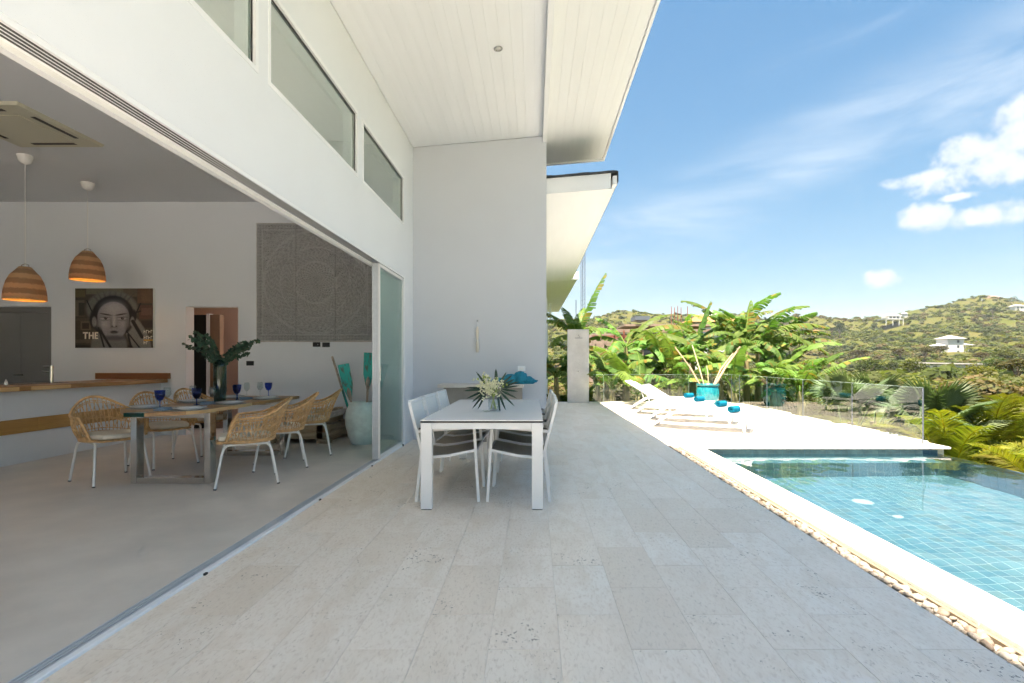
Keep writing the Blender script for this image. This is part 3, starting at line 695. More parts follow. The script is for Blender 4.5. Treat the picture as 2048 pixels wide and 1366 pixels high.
# ---- pendant lamps
def pendant(loc, label, z0=2.02):
    t = thing('pendant_lamp', label, 'lamp', (loc[0], loc[1], z0), 0, 'woven pendant lamps over the counter')
    r, h = .205, .42
    prof = [(r, 0), (r * .985, .06), (r * .94, .14), (r * .84, .23), (r * .68, .31), (r * .45, .37), (.055, h)]
    m = MB(); n = 40
    m.lathe(prof, n); m.f = [f for f in m.f if len(f) == 4]; m.sm = [True] * len(m.f); m.mi = [0] * len(m.f)
    o = m.build('shade', M['lamp_weave'], t); sd = o.modifiers.new('thick', 'SOLIDIFY'); sd.thickness = .006; sd.offset = 1
    MB().tube([(r * math.cos(a), r * math.sin(a), .0) for a in np.linspace(0, 2 * math.pi, 32, endpoint=False)], .008, 6, closed=True).build('rim', M['rattan'], t)
    MB().tube([(-.05 , 0, h - .01), (-.045, 0, h + .03), (0, 0, h + .045), (.045, 0, h + .03), (.05, 0, h - .01)], .005, 6).build('hanger', M['steel'], t)
    cz = CZ - z0
    MB().tube([(0, 0, .2), (0, 0, cz - .1)], .0045, 6).build('cord', M['lamp_white'], t)
    MB().lathe([(.0, cz - .12), (.02, cz - .115), (.055, cz - .09), (.075, cz - .045), (.08, cz)], 20).build('ceiling_rose', M['lamp_white'], t)
    b = MB().lathe([(.0, .03), (.025, .04), (.034, .075), (.025, .115), (.014, .14), (.014, .2), (.0, .205)], 14).build('bulb', M['clear_glass'], t)
    MB().lathe([(.0, .05), (.013, .06), (.013, .11), (.0, .115)], 8).build('filament', M['filament'], b)
    return t
pendant((-6.55, 6.5), 'woven rattan pendant lamp over the tap end of the counter')
pendant((-6.63, 7.5), 'woven rattan pendant lamp hung higher, above the portrait painting', 2.44)
# ---- portrait painting: pigment laid out on a fine flat grid
def sstep(a, b, x): t = np.clip((x - a) / (b - a), 0, 1); return t * t * (3 - 2 * t)
def portrait():
    nx, ny = 250, 190; U, V = np.meshgrid(np.linspace(0, 1, nx), np.linspace(0, 1, ny)); V = 1 - V    # V down
    r = np.random.RandomState(3)
    col = np.zeros((ny, nx, 3)) + np.array([.040, .034, .028])
    def blend(mask, c): nonlocal col; col = col * (1 - mask[..., None]) + np.array(c) * mask[..., None]
    def ell(cx, cy, rx, ry, soft=.12, rot=0):
        du, dv = U - cx, (V - cy); c, s = math.cos(rot), math.sin(rot); a = (du * c + dv * s) / rx; b = (-du * s + dv * c) / ry
        return 1 - sstep(1 - soft, 1 + soft, np.sqrt(a * a + b * b))
    def rect(x0, x1, y0, y1, soft=.006): return sstep(x0 - soft, x0 + soft, U) * (1 - sstep(x1 - soft, x1 + soft, U)) * sstep(y0 - soft, y0 + soft, V) * (1 - sstep(y1 - soft, y1 + soft, V))
    for x0, x1, y0, y1, c in ((0, .13, .02, .15, (.07, .06, .035)), (.14, .62, .0, .10, (.085, .08, .06)), (.62, .8, .0, .14, (.07, .06, .045)), (0, .12, .2, .47, (.075, .066, .05)), (.045, .12, .24, .46, (.03, .026, .022)), (.80, 1, .0, .25, (.075, .05, .035)), (.85, .97, .03, .22, (.09, .06, .04)),
                              (.82, 1, .28, .52, (.055, .035, .03)), (.85, .98, .33, .45, (.075, .05, .042)), (.85, 1, .54, .66, (.025, .02, .02)), (0, .3, .5, .55, (.05, .045, .036)), (.07, .2, .55, .7, (.075, .065, .05)), (.09, .18, .58, .68, (.03, .022, .02)), (0, .35, .86, .92, (.06, .052, .042)), (0, 1, .95, 1, (.025, .022, .02))):
        blend(rect(x0, x1, y0, y1), c)
    # head scarf, shoulder, neck
    blend(ell(.47, .34, .33, .30, .08), (.085, .083, .078)); 
    for k in range(8): blend(ell(.30 + k * .052, .22, .012, .16, .5, (k - 3.5) * .16) * .6, (.045, .044, .043))
    blend(ell(.80, .80, .13, .40, .1, -.35), (.10, .098, .096)); blend(ell(.31, .92, .10, .25, .15, .2), (.085, .083, .08))
    blend(ell(.50, .98, .17, .26, .12), (.085, .085, .088)); blend(ell(.72, .62, .05, .22, .2, -.25), (.10, .10, .10))
    # hair band and face
    blend(ell(.485, .48, .275, .36, .06) * (1 - sstep(.72, .80, V)), (.006, .006, .008)); blend(ell(.235, .52, .05, .14, .3), (.010, .009, .012)); blend(ell(.755, .46, .035, .10, .3), (.010, .010, .012))
    face = np.maximum(ell(.49, .48, .205, .255, .05), ell(.50, .62, .165, .235, .06)); blend(face, (.115, .115, .125))
    blend(ell(.245, .56, .03, .085, .25), (.10, .10, .105)); blend(ell(.735, .56, .028, .085, .25), (.10, .10, .105))
    blend(ell(.49, .33, .13, .11, .9) * .6, (.20, .20, .215)); blend(ell(.35, .60, .07, .07, .9) * .6, (.19, .19, .20)); blend(ell(.64, .60, .06, .07, .9) * .5, (.17, .17, .18)); blend(ell(.50, .55, .018, .10, .9) * .6, (.21, .21, .22))
    blend(ell(.28, .68, .05, .16, .9) * .8 * face, (.04, .04, .045)); blend(ell(.70, .66, .05, .2, .9) * .8 * face, (.04, .04, .045)); blend(ell(.50, .83, .15, .04, .7) * .8, (.03, .03, .035))
    for cx, s in ((.385, 1), (.60, -1)):
        blend(ell(cx, .505, .052, .020, .35), (.16, .16, .17)); blend(ell(cx + .008, .503, .020, .021, .3), (.008, .008, .010)); blend(ell(cx + .014, .497, .005, .005, .5), (.3, .3, .32))
        blend(ell(cx, .487, .058, .006, .7, .08 * s) * .8, (.012, .012, .014)); blend(ell(cx + .01 * s, .437, .072, .011, .6, .22 * s), (.022, .022, .024)); blend(ell(cx, .535, .05, .012, .9) * .5, (.06, .06, .065))
    blend(ell(.475, .635, .013, .009, .5), (.02, .02, .022)); blend(ell(.53, .635, .013, .009, .5), (.02, .02, .022)); blend(ell(.50, .655, .04, .012, .8) * .6, (.05, .05, .055)); blend(ell(.462, .58, .012, .07, .9) * .4, (.06, .06, .065))
    blend(ell(.50, .735, .046, .026, .4), (.022, .022, .026)); blend(ell(.50, .752, .035, .010, .7), (.06, .06, .065)); blend(ell(.50, .733, .05, .004, .8), (.004, .004, .005))
    for x0, y0, x1, y1, wd in ((.22, .40, .15, .20, .010), (.77, .45, .84, .25, .010), (.80, .40, .84, .38, .012), (.33, .72, .46, 1.0, .02), (.68, .78, .72, 1.0, .016), (.66, .72, .83, 1.0, .012), (.30, .66, .37, .98, .014), (.74, .55, .86, .82, .03)):
        t = np.clip(((U - x0) * (x1 - x0) + (V - y0) * (y1 - y0)) / ((x1 - x0) ** 2 + (y1 - y0) ** 2), 0, 1); d = np.hypot(U - x0 - t * (x1 - x0), V - y0 - t * (y1 - y0)); blend(1 - sstep(wd * .5, wd * 1.1, d), (.010, .010, .012))
    # lettering
    W = (.30, .285, .25)
    T = [(.10, .165, .735, .757), (.124, .142, .757, .85), (.175, .192, .735, .85), (.222, .239, .735, .85), (.192, .222, .782, .803), (.25, .267, .735, .85), (.267, .295, .735, .756), (.267, .29, .782, .802), (.267, .295, .829, .85)]
    for q in T: blend(rect(*q, .003), W)
    for y, n in ((.70, 4), (.80, 4), (.885, 2)):
        for k in range(n): x = .88 + k * .03; blend(rect(x, x + .006, y, y + .055, .003), W); blend(rect(x, x + .022, y + (.0 if k % 2 else .02), y + (.012 if k % 2 else .034), .003), W)
    blend(rect(.88, 1.0, .86, .878, .004), (.26, .15, .02))
    col *= 1 + .12 * r.randn(ny, nx)[..., None]; return nx, ny, np.clip((col * 2.6) ** 1.25 * 1.0 + .006, 0, 1)
pt = thing('portrait_painting', 'grey portrait canvas of a woman in a headscarf with painted lettering', 'painting', (-6.945, 8.398, 1.45))
MB().box(-.645, .645, -.045, 0, 0, .985).build('canvas', M['paint_white'], pt)
nx, ny, col = portrait(); xs = np.linspace(-.6445, .6445, nx); zs = np.linspace(0.0005, .9845, ny); X, Z = np.meshgrid(xs, zs)
idx = np.arange(nx * ny).reshape(ny, nx); f4 = np.stack([idx[:-1, :-1], idx[:-1, 1:], idx[1:, 1:], idx[1:, :-1]], -1).reshape(-1, 4)
me = raw_mesh('painted_image', np.stack([X, X * 0 - .046, Z], -1).reshape(-1, 3), f4, M['painting'])
a = me.color_attributes.new('col', 'FLOAT_COLOR', 'POINT'); a.data.foreach_set('color', np.concatenate([col, np.ones((ny, nx, 1))], -1).astype(np.float32).ravel()); link('painted_image', me, pt)
# ---- carved panel
cp = thing('carved_panel', 'large square grey carved wood panel with round mandala relief', 'wall panel', (-3.61, 8.398, 1.565))
n = 300; S = 1.94; U, V = np.meshgrid(np.linspace(-1, 1, n), np.linspace(-1, 1, n)); rr = np.hypot(U, V); th = np.arctan2(V, U); rs = np.random.RandomState(5)
hgt = .5 + .5 * np.sin(th * 44 + 6 * np.sin(rr * 40)) * np.cos(rr * 105)
hgt = np.where(rr < .34, .5 + .5 * np.cos(th * 28 + 14 * rr) * np.cos(rr * 95), hgt)
swirl = .5 + .5 * np.sin(U * 80 + 3 * np.sin(V * 51)) * np.sin(V * 80 + 3 * np.sin(U * 47)); hgt = np.where(rr > .86, swirl, hgt)
for r0 in (.34, .36, .60, .86, .88): hgt = np.where(np.abs(rr - r0) < .008, 1.0, hgt)
mm = np.maximum(np.abs(U), np.abs(V)); bd = .5 + .5 * np.sin((U + V) * 60) * np.sin((U - V) * 60); hgt = np.where(mm > .9, bd * .8, hgt)
hgt = np.where(np.abs(mm - .895) < .010, 1.1, hgt); hgt = np.where(mm > .985, .8, hgt)
for c in (-1 / 3, 1 / 3): hgt = np.where(np.abs(U - c) < .005, -.3, hgt)
hgt += .7 * rs.rand(n, n) - .3
idx = np.arange(n * n).reshape(n, n); f4 = np.stack([idx[:-1, :-1], idx[:-1, 1:], idx[1:, 1:], idx[1:, :-1]], -1).reshape(-1, 4)
cm = link('carving', raw_mesh('carving', np.stack([U * S / 2, -.030 - .034 * hgt, (V + 1) * S / 2], -1).reshape(-1, 3), f4, M['carved_paint']), cp)
hv = np.clip(hgt, 0, 1.2)[..., None]; cc = np.concatenate([(.40 + .17 * hv) * np.array([1, 1, 1.01]) * (.9 + .2 * rs.rand(n, n, 1)), np.ones((n, n, 1))], -1).astype(np.float32); a = cm.data.color_attributes.new('col', 'FLOAT_COLOR', 'POINT'); a.data.foreach_set('color', cc.ravel())
MB().box(-S / 2, S / 2, -.012, 0, 0, S).build('backing', M['carved_wood'], cp)
for (x0, x1, z0, z1) in ((-S / 2 - .012, -S / 2, -.012, S + .012), (S / 2, S / 2 + .012, -.012, S + .012), (-S / 2, S / 2, -.012, 0), (-S / 2, S / 2, S, S + .012)):
    MB().box(x0, x1, -.045, 0, z0, z1).build('edge_strip', M['carved_wood'], cp)
# ---- black wall sockets
for px, py, lab in ((633, 689, 'black wall socket with light dot below the carved panel'), (652, 689.5, 'plain black wall socket below the carved panel'), (500, 726.5, 'single black wall socket beside the doorway')):
    p = P(px, py, 8.39); o = thing('wall_socket', lab, 'socket', (p.x, 8.399, p.z), 0, 'black wall sockets')
    MB().box(-.062, .062, -.012, 0, -.038, .038).build('plate', M['black_plastic'], o, .003); MB().box(-.03, -.005, -.0155, -.0125, -.015, .015).build('rocker', M['rubber'], o)
    if px == 633: MB().box(.02, .03, -.0155, -.0125, -.005, .005).build('indicator', M['paint_white'], o)
# ---- kitchen counter
kc = thing('kitchen_counter', 'white kitchen counter with thick wooden worktop and wooden band', 'counter')
MB().box(-6.9, -6.20, 2.0, 8.398, .0, .876).build('front_panel', M['inner_paint'], kc)
rr_ = random.Random(4); pts = [(-6.9, 1.9)] + [(-6.06 + .015 * math.sin(k * .9) + rr_.uniform(-.008, .008), 1.9 + k * .26) for k in range(25)] + [(-6.06, 8.36), (-6.9, 8.36)]
MB().prism([(x, y, .878) for x, y in pts], (0, 0, .058)).build('worktop', M['counter_wood'], kc, .006)
MB().prism([(-6.055, 2.0, .884), (-6.045, 2.0, .884), (-6.04, 6.55, .884), (-6.05, 6.6, .884)], (0, 0, .044)).build('sapwood_edge', M['sapwood'], kc)
for a_, b_ in ((2.0, 4.3), (4.304, 6.3), (6.304, 8.1)): MB().box(-6.198, -6.178, a_, b_, .365, .535).build('wood_band', M['band_wood'], kc, .003)
MB().box(-7.25, -6.04, 8.34, 8.397, .937, 1.035).build('riser_board', M['riser_wood'], kc, .003)
fa = thing('tap', 'tall chrome kitchen tap standing on the wooden worktop', 'tap', (-6.42, 6.72, .937))
MB().tube([(0, 0, 0), (0, 0, .235)], .021, 12).build('column', M['chrome'], fa); MB().tube([(0, 0, .225), (-.10, -.0, .225)], .012, 10).build('lever', M['chrome'], fa)
MB().tube([(0, 0, .15), (-.14, .02, .16)], .012, 10).build('spout', M['chrome'], fa)
sd_ = thing('soap_dispenser', 'small chrome soap dispenser beside the kitchen tap', 'dispenser', (-6.50, 6.22, .937))
MB().lathe([(.016, 0), (.016, .05), (.008, .055), (.008, .07), (.0, .07)], 12).build('body', M['chrome'], sd_); MB().tube([(0, 0, .066), (-.04, .03, .062)], .006, 8).build('nozzle', M['chrome'], sd_)
sk = thing('sink', 'dark sunken kitchen sink rim in the worktop', 'sink', (-6.6, 6.55, .9365)); MB().box(-.2, .16, -.3, .45, 0, .006).build('rim', M['steel'], sk, .003); MB().box(-.17, .13, -.27, .42, .0065, .008).build('bowl', M['black_plastic'], sk)
# ---- live-edge dining table
dt = thing('dining_table', 'live-edge wooden dining table with green resin corner and steel frame legs', 'table', (-3.7, 5.9, 0))
out = [(-.44, -.85), (-.12, -1.19), (.07, -1.20), (.34, -1.03), (.42, -.85), (.44, -.4), (.40, .0), (.43, .5), (.46, 1.0), (.44, 1.12), (.1, 1.18), (-.40, 1.15), (-.46, .7), (-.42, .2), (-.45, -.3)]
MB().prism([(x, y, .713) for x, y in out], (0, 0, .036)).build('tabletop', M['table_wood'], dt, .004)
MB().prism([(-.125, -1.196, .7125), (.072, -1.206, .7125), (.074, -1.16, .7125), (.0, -1.05, .7125), (-.12, -1.155, .7125)], (0, 0, .0372)).build('resin_corner', M['resin_green'], dt)
MB().prism([(.345, -1.032, .7135), (.425, -.85, .7135), (.446, -.4, .7135), (.407, .0, .7135), (.40, .0, .7135), (.438, -.4, .7135), (.415, -.85, .7135), (.335, -1.02, .7135)], (0, 0, .035)).build('sapwood_edge', M['sapwood'], dt)
for y in (-.77, .74):
    f = MB(); f.box(-.36, -.30, y - .05, y + .05, 0, .712).build('leg', M['chrome'], dt, .003); MB().box(.38, .44, y - .05, y + .05, 0, .712).build('leg', M['chrome'], dt, .003)
    MB().box(-.299, .379, y - .05, y + .05, 0, .06).build('foot_bar', M['chrome'], dt, .003); MB().box(-.299, .379, y - .05, y + .05, .66, .712).build('top_bar', M['chrome'], dt, .003)
# ---- rattan chairs
def wicker():
    t = thing('rattan_chair', '', 'chair')
    def h(p):
        a = abs(p); 
        if a < 75: u = .5 + .5 * math.cos(math.pi * a / 75); return .68 + .17 * u
        if a < 108: return .68 - .01 * (a - 75) / 33
        return .67 - .215 * ((a - 108) / 22) ** 1.4
    def S(p, u):
        c, s = math.cos(R(p)), math.sin(R(p)); k = max(0, c)
        bul = .02 * math.sin(math.pi * u)
        return (-c * (.25 + .03 * u + bul + .13 * u * u * k), s * (.25 + .06 * u + bul), .44 + u * (h(p) - .44))
    rng2 = random.Random(2); P0 = 130
    MB().tube([S(p, 1) for p in np.linspace(-P0, P0, 60)], .0135, 7).build('rim', M['rattan'], t)
    m = MB()
    for p in np.arange(-126, 127, 6.6): m.tube([S(p + rng2.uniform(-.5, .5), u) for u in np.linspace(0, .99, 6)], .0042, 4, cap=False)
    for u, r in ((.02, .009), (.07, .006), (.13, .005), (.2, .005), (.46, .004), (.50, .004), (.86, .0045), (.90, .0045)): m.tube([S(p, u) for p in np.linspace(-P0, P0, 44)], r, 4, cap=False)
    for d in (-1, 1):
        for p in np.arange(-117, 118, 13.2): m.tube([S(p + d * 13 * u, .22 + .7 * u) for u in np.linspace(0, 1, 6) if abs(p + d * 13 * u) < 126], .0038, 4, cap=False) if abs(p + d * 13) < 126 and abs(p) < 108 else None
    o = m.build('woven_strands', M['rattan'], t); o['kind'] = 'stuff'
    sx = [(-math.cos(a) * .255, math.sin(a) * .255) for a in np.linspace(-R(130), R(130), 26)] + [(.26, .17), (.275, 0), (.26, -.17)]
    MB().prism([(x, y, .425) for x, y in sx], (0, 0, .02)).build('seat_base', M['rattan'], t, .006)
    MB().prism([(x * .9 + .012, y * .9, .448) for x, y in sx], (0, 0, .05)).build('cushion', M['linen'], t, .016, 3)
    for sx_ in (-1, 1):
        for sy in (-1, 1):
            l = MB().tube([(sx_ * .10, sy * .19, .412), (sx_ * .17, sy * .195, .410), (sx_ * .198, sy * .203, .385), (sx_ * .215, sy * .21, .33), (sx_ * .272, sy * .242, .0)], .0115, 8).build('leg', M['leg_white'], t)
            MB().tube([(sx_ * .2705, sy * .2413, .012), (sx_ * .2725, sy * .2425, 0)], .0135, 8).build('foot_cap', M['rubber'], l)
    for sy in (-1, 1): MB().tube([(-.1, sy * .19, .412), (.1, sy * .19, .412)], .0115, 8).build('frame_rail', M['leg_white'], t)
    return t
wch = wicker(); first = True
for (x, y, a, lab) in ((-2.93, 5.16, 210, 'rattan armchair on the terrace side, beside the green resin table corner'), (-2.98, 5.93, 208, 'middle rattan armchair on the terrace side of the wooden table'), (-3.0, 6.72, 203, 'rattan armchair on the terrace side, in front of the wooden chest'),
                       (-4.40, 5.25, -29, 'rattan armchair on the kitchen side, opposite the green resin corner'), (-4.42, 6.03, -27, 'middle rattan armchair on the kitchen side of the wooden table'), (-4.45, 6.82, -20, 'rattan armchair on the kitchen side, nearest the open doorway')):
    o = wch if first else copy_tree(wch); first = False
    o.location = (x, y, 0); o.rotation_euler = (0, 0, R(a)); tag(o, lab, 'chair', 'rattan chairs round the dining table')
# ---- table settings
TZ = .7495
def goblet(loc, lab, kind):
    t = thing('blue_goblet' if kind else 'wine_glass', lab, 'glass', loc, 0, 'blue goblets on the dining table' if kind else 'clear wine glasses on the dining table')
    if kind: prof = [(.007, .075), (.027, .088), (.043, .125), (.048, .185), (.0455, .185), (.041, .125), (.024, .092), (.0, .084)]
    else: prof = [(.005, .085), (.02, .092), (.038, .125), (.036, .165), (.030, .20), (.0285, .20), (.034, .165), (.036, .125), (.018, .096), (.0, .09)]
    MB().lathe(prof, 18).build('bowl', M['blue_glass'] if kind else M['clear_glass'], t)
    zt = .084 if kind else .09
    MB().lathe([(.034, 0), (.033, .003), (.006, .008), (.0045, .03), (.006, zt - .006), (.0, zt - .004)], 16).build('stem', M['blue_glass'] if kind else M['clear_glass'], t)
sides = [(-3.42, 5.02), (-3.44, 5.72), (-3.42, 6.45), (-4.0, 5.2), (-4.0, 5.92), (-3.98, 6.65)]
who = ['the resin corner chair', 'the middle terrace-side chair', 'the chest-side chair', 'the kitchen-side resin corner chair', 'the middle kitchen-side chair', 'the doorway-side chair']
bg = [(-3.64, 5.45), (-3.66, 6.22), (-3.67, 6.98), (-3.83, 5.17), (-3.74, 5.60), (-3.76, 6.40)]; wg = [(-3.58, 5.62), (-3.76, 6.12), (-3.71, 6.84), (-3.96, 5.45), (-3.92, 5.80), (-3.80, 6.68)]
for i, (x, y) in enumerate(sides):
    s = 1 if i < 3 else -1
    pm_ = thing('placemat', 'dark patterned round placemat laid before ' + who[i], 'placemat', (x, y, TZ), 0, 'placemats'); MB().lathe([(.16, 0), (.16, .0035), (.0, .004)], 28).build('mat', M['placemat'], pm_)
    p = thing('dinner_plate', 'white dinner plate set before ' + who[i], 'plate', (x, y, TZ + .004), 0, 'white dinner plates')
    MB().lathe([(.09, 0), (.145, .020), (.148, .024), (.10, .012), (.0, .012)], 30).build('plate', M['porcelain'], p); MB().lathe([(.06, .0125), (.105, .026), (.108, .030), (.07, .019), (.0, .019)], 28).build('side_plate', M['porcelain'], p)
    goblet((*bg[i], TZ), 'blue glass goblet set before ' + who[i], True); goblet((*wg[i], TZ), 'clear wine glass set before ' + who[i], False)
    nk = thing('napkin', 'folded blue napkin set before ' + who[i], 'napkin', (x - s * .22, y - .06, TZ), 0, 'blue napkins'); MB().prism([(-.05, -.07, 0), (.05, -.07, 0), (.05, .07, 0), (-.05, .07, 0)], (0, 0, .012)).build('cloth', M['napkin'], nk, .004)
# ---- vase of eucalyptus
vs_ = thing('glass_vase', 'tall smoky glass vase on the wooden dining table', 'vase', (-3.62, 5.82, TZ))
MB().lathe([(.0, 0), (.052, .0), (.062, .02), (.066, .2), (.068, .42), (.066, .50), (.063, .50), (.063, .42), (.06, .2), (.055, .022), (.0, .02)], 26).build('glass', M['vase_glass'], vs_)
eu = thing('eucalyptus_branches', 'dark green leafy branches spreading from the tall glass vase', 'plant', (-3.62, 5.82, TZ + .02))
r5 = random.Random(11); st = MB(); lf = MB()
for k in range(19):
    a = r5.uniform(0, 6.28); sp = r5.uniform(.12, .42); top = r5.uniform(.62, .82) - sp * .25
    if k < 6: a = (0.15, .0, 3.0, 3.3, -.2, 2.8)[k]; sp = (.40, .34, .36, .26, .30, .30)[k]; top = (.70, .62, .74, .80, .68, .66)[k]
    pts = [Vector((.02 * math.cos(a), .02 * math.sin(a), .02)), Vector((.03 * math.cos(a), .03 * math.sin(a), .42)), Vector((sp * .5 * math.cos(a), sp * .5 * math.sin(a), .42 + (top - .42) * .62)), Vector((sp * math.cos(a), sp * math.sin(a), top))]
    cur = []
    for i in range(3):
        for q in range(5): cur.append(pts[i].lerp(pts[i + 1], q / 5))
    cur.append(pts[3]); st.tube(cur, .0028, 5)
    for i, p in enumerate(cur):
        if i < 5: continue
        for _ in range(7):
            d = Vector((r5.gauss(0, 1), r5.gauss(0, 1), r5.gauss(.3, .8))).normalized(); c = p + d * r5.uniform(.012, .026); n_ = Vector((r5.gauss(0, 1), r5.gauss(0, 1), r5.gauss(0, 1))).normalized(); u = n_.cross(d).normalized() * r5.uniform(.013, .021); v = d * r5.uniform(.016, .026)
            lf.add([c - v, c - v * .3 + u, c + v * .6 + u * .7, c + v, c + v * .6 - u * .7, c - v * .3 - u], [(0, 1, 2, 3, 4, 5)])
st.build('stems', M['bark'], eu); o = lf.build('leaves', M['euca'], eu); o['kind'] = 'stuff'
# ---- chest, urn, oars
ch = thing('wooden_chest', 'weathered wooden chest against the back wall', 'chest', (-3.53, 7.93, 0))
for k in range(3): MB().box(-.48, .48, -.40, .40, .07 + k * .105, .07 + k * .105 + .103).build('side_plank', M['chest_wood'], ch, .004)
for x0, x1 in ((-.5, -.34), (.34, .5)):
    for y0, y1 in ((-.42, -.30), (.30, .42)): MB().hexa([(x0 + .02, y0 + .02, 0), (x1 - .02, y0 + .02, 0), (x1 - .02, y1 - .02, 0), (x0 + .02, y1 - .02, 0), (x0, y0, .069), (x1, y0, .069), (x1, y1, .069), (x0, y1, .069)]).build('foot', M['chest_wood'], ch)
MB().box(-.505, .505, -.425, .425, .386, .452).build('lid', M['carved_wood'], ch, .008)
MB().lathe([(.022, 0), (.02, .006), (.0, .008)], 12).build('lock_plate', M['dark_edge'], ch).location = (.481, .0, .30); ch.children[-1].rotation_euler = (0, R(90), 0)
ur = thing('ceramic_urn', 'big pale mint glazed urn beside the glass doors', 'urn', (-2.565, 7.55, 0))
MB().lathe([(.15, 0), (.165, .01), (.205, .12), (.243, .30), (.25, .40), (.235, .49), (.20, .565), (.185, .60), (.192, .625), (.18, .628), (.168, .60), (.19, .55), (.22, .45), (.2, .2), (.0, .04)], 40).build('body', M['urn_glaze'], ur)
def oar(ox, oy, tilt, az, L, w, lab, blade=True, rot=0):
    t = thing('wooden_oar', lab, 'oar', (-2.565 + ox, 7.55 + oy, .06), 0, 'oars standing in the urn')
    t.rotation_euler = (Matrix.Rotation(az, 3, 'Z') @ Matrix.Rotation(tilt, 3, 'Y') @ Matrix.Rotation(rot, 3, 'Z')).to_euler()
    sh0 = L - (.42 if blade else .0)
    MB().tube([(0, 0, 0), (0, 0, sh0 * .5), (0, 0, sh0 + .03)], .017, 8).build('shaft', M['oar_wood'] , t)
    MB().tube([(0, 0, sh0 * .35), (0, 0, sh0 * .62)], .0185, 8).build('painted_shaft', M['oar_paint'], t)
    if blade:
        MB().prism([(-.03, -.008, sh0 - .08), (.03, -.008, sh0 - .08), (.075, -.008, sh0 + .10), (.082, -.008, L), (-.082, -.008, L), (-.075, -.008, sh0 + .10)], (0, .016, 0)).build('blade', M['oar_paint'], t, .004)
        MB().tube([(0, 0, sh0 - .12), (0, 0, sh0 + .0), (0, 0, sh0 + .06)], [.024, .035, .012], 8).build('carved_collar', M['oar_wood'], t)
oar(-.05, -.02, -.20, 0, 1.15, .08, 'teal painted oar leaning left in the mint urn', True, R(20))
oar(.04, 0, .05, 0, 1.30, .08, 'teal painted oar standing upright in the mint urn')
oar(-.08, .03, -.30, 0, 1.27, .0, 'thin whitish oar pole leaning far left in the urn', False)
oar(.06, .05, .23, 0, 1.16, .08, 'weathered dark oar leaning towards the glass doors', True, R(70))

# ================================================================== TERRACE FURNITURE
tb = thing('outdoor_table', 'white outdoor dining table with thin black-edged top', 'table', (-.4325, 5.295, 0))
hw, hl = .507, 1.115
MB().box(-hw, hw, -hl, hl, .737, .745).build('tabletop', M['table_glass_white'], tb); MB().box(-hw - .001, hw + .001, -hl - .001, hl + .001, .7225, .7365).build('black_edge', M['dark_edge'], tb)
for x in (-1, 1):
    for y in (-1, 1): MB().box(min(x * hw, x * (hw - .093)), max(x * hw, x * (hw - .093)), min(y * hl, y * (hl - .06)), max(y * hl, y * (hl - .06)), .006, .722).build('leg', M['white_metal'], tb, .004); MB().box(min(x * (hw - .004), x * (hw - .088)), max(x * (hw - .004), x * (hw - .088)), min(y * (hl - .004), y * (hl - .055)), max(y * (hl - .004), y * (hl - .055)), 0, .0058).build('foot_pad', M['rubber'], tb)
for y in (-1, 1): MB().box(-hw + .094, hw - .094, min(y * (hl - .004), y * (hl - .04)), max(y * (hl - .004), y * (hl - .04)), .668, .722).build('apron', M['white_metal'], tb, .003)
for x in (-1, 1): MB().box(min(x * (hw - .004), x * (hw - .04)), max(x * (hw - .004), x * (hw - .04)), -hl + .061, hl - .061, .668, .722).build('apron', M['white_metal'], tb, .003)
def sling_chair():
    t = thing('sling_chair', '', 'chair'); wdt = .27
    def strip(pts, name, mat, hwid=wdt - .02, th=.006):
        m = MB()
        for (x0, z0), (x1, z1) in zip(pts[:-1], pts[1:]):
            d = Vector((x1 - x0, 0, z1 - z0)).normalized(); nn = Vector((-d.z, 0, d.x)) * th
            m.hexa([(x0, -hwid, z0), (x1, -hwid, z1), (x1, hwid, z1), (x0, hwid, z0), (x0 + nn.x, -hwid, z0 + nn.z), (x1 + nn.x, -hwid, z1 + nn.z), (x1 + nn.x, hwid, z1 + nn.z), (x0 + nn.x, hwid, z0 + nn.z)])
        return m.build(name, mat, t)
    seat = [(-.235, .405), (-.14, .392), (.0, .405), (.13, .432), (.235, .452)]; back = [(-.235, .43), (-.275, .60), (-.318, .76), (-.345, .875)]
    strip(seat, 'seat', M['sling_taupe']); strip(back, 'backrest', M['sling_white'])
    b2 = strip([(x - .007, z) for x, z in back], 'backrest_rear', M['sling_taupe'], wdt - .021)
    for s in (-1, 1):
        y = s * wdt
        MB().tube([(x, y, z) for x, z in seat] , .016, 4).build('seat_rail', M['white_metal'], t); MB().tube([(x, y, z) for x, z in back], .016, 4).build('back_post', M['white_metal'], t)
        MB().tube([(.222, y, .663), (.262, y, .0)], .0165, 4).build('leg', M['white_metal'], t); MB().tube([(-.236, y, .45), (-.285, y, 0)], .0165, 4).build('leg', M['white_metal'], t)
        MB().tube([(-.283, y, .617), (.235, y, .655)], .0165, 4).build('arm_rail', M['white_metal'], t)
        MB().hexa([(-.26, y - .022, .636), (.243, y - .022, .673), (.243, y + .022, .673), (-.26, y + .022, .636), (-.26, y - .022, .646), (.243, y - .022, .683), (.243, y + .022, .683), (-.26, y + .022, .646)]).build('armrest', M['dark_edge'], t)
    MB().tube([(-.345, -wdt, .875), (-.345, wdt, .875)], .016, 4).build('top_rail', M['white_metal'], t); MB().tube([(.24, -wdt, .448), (.24, wdt, .448)], .014, 4).build('front_rail', M['white_metal'], t)
    return t
sch = sling_chair(); first = True
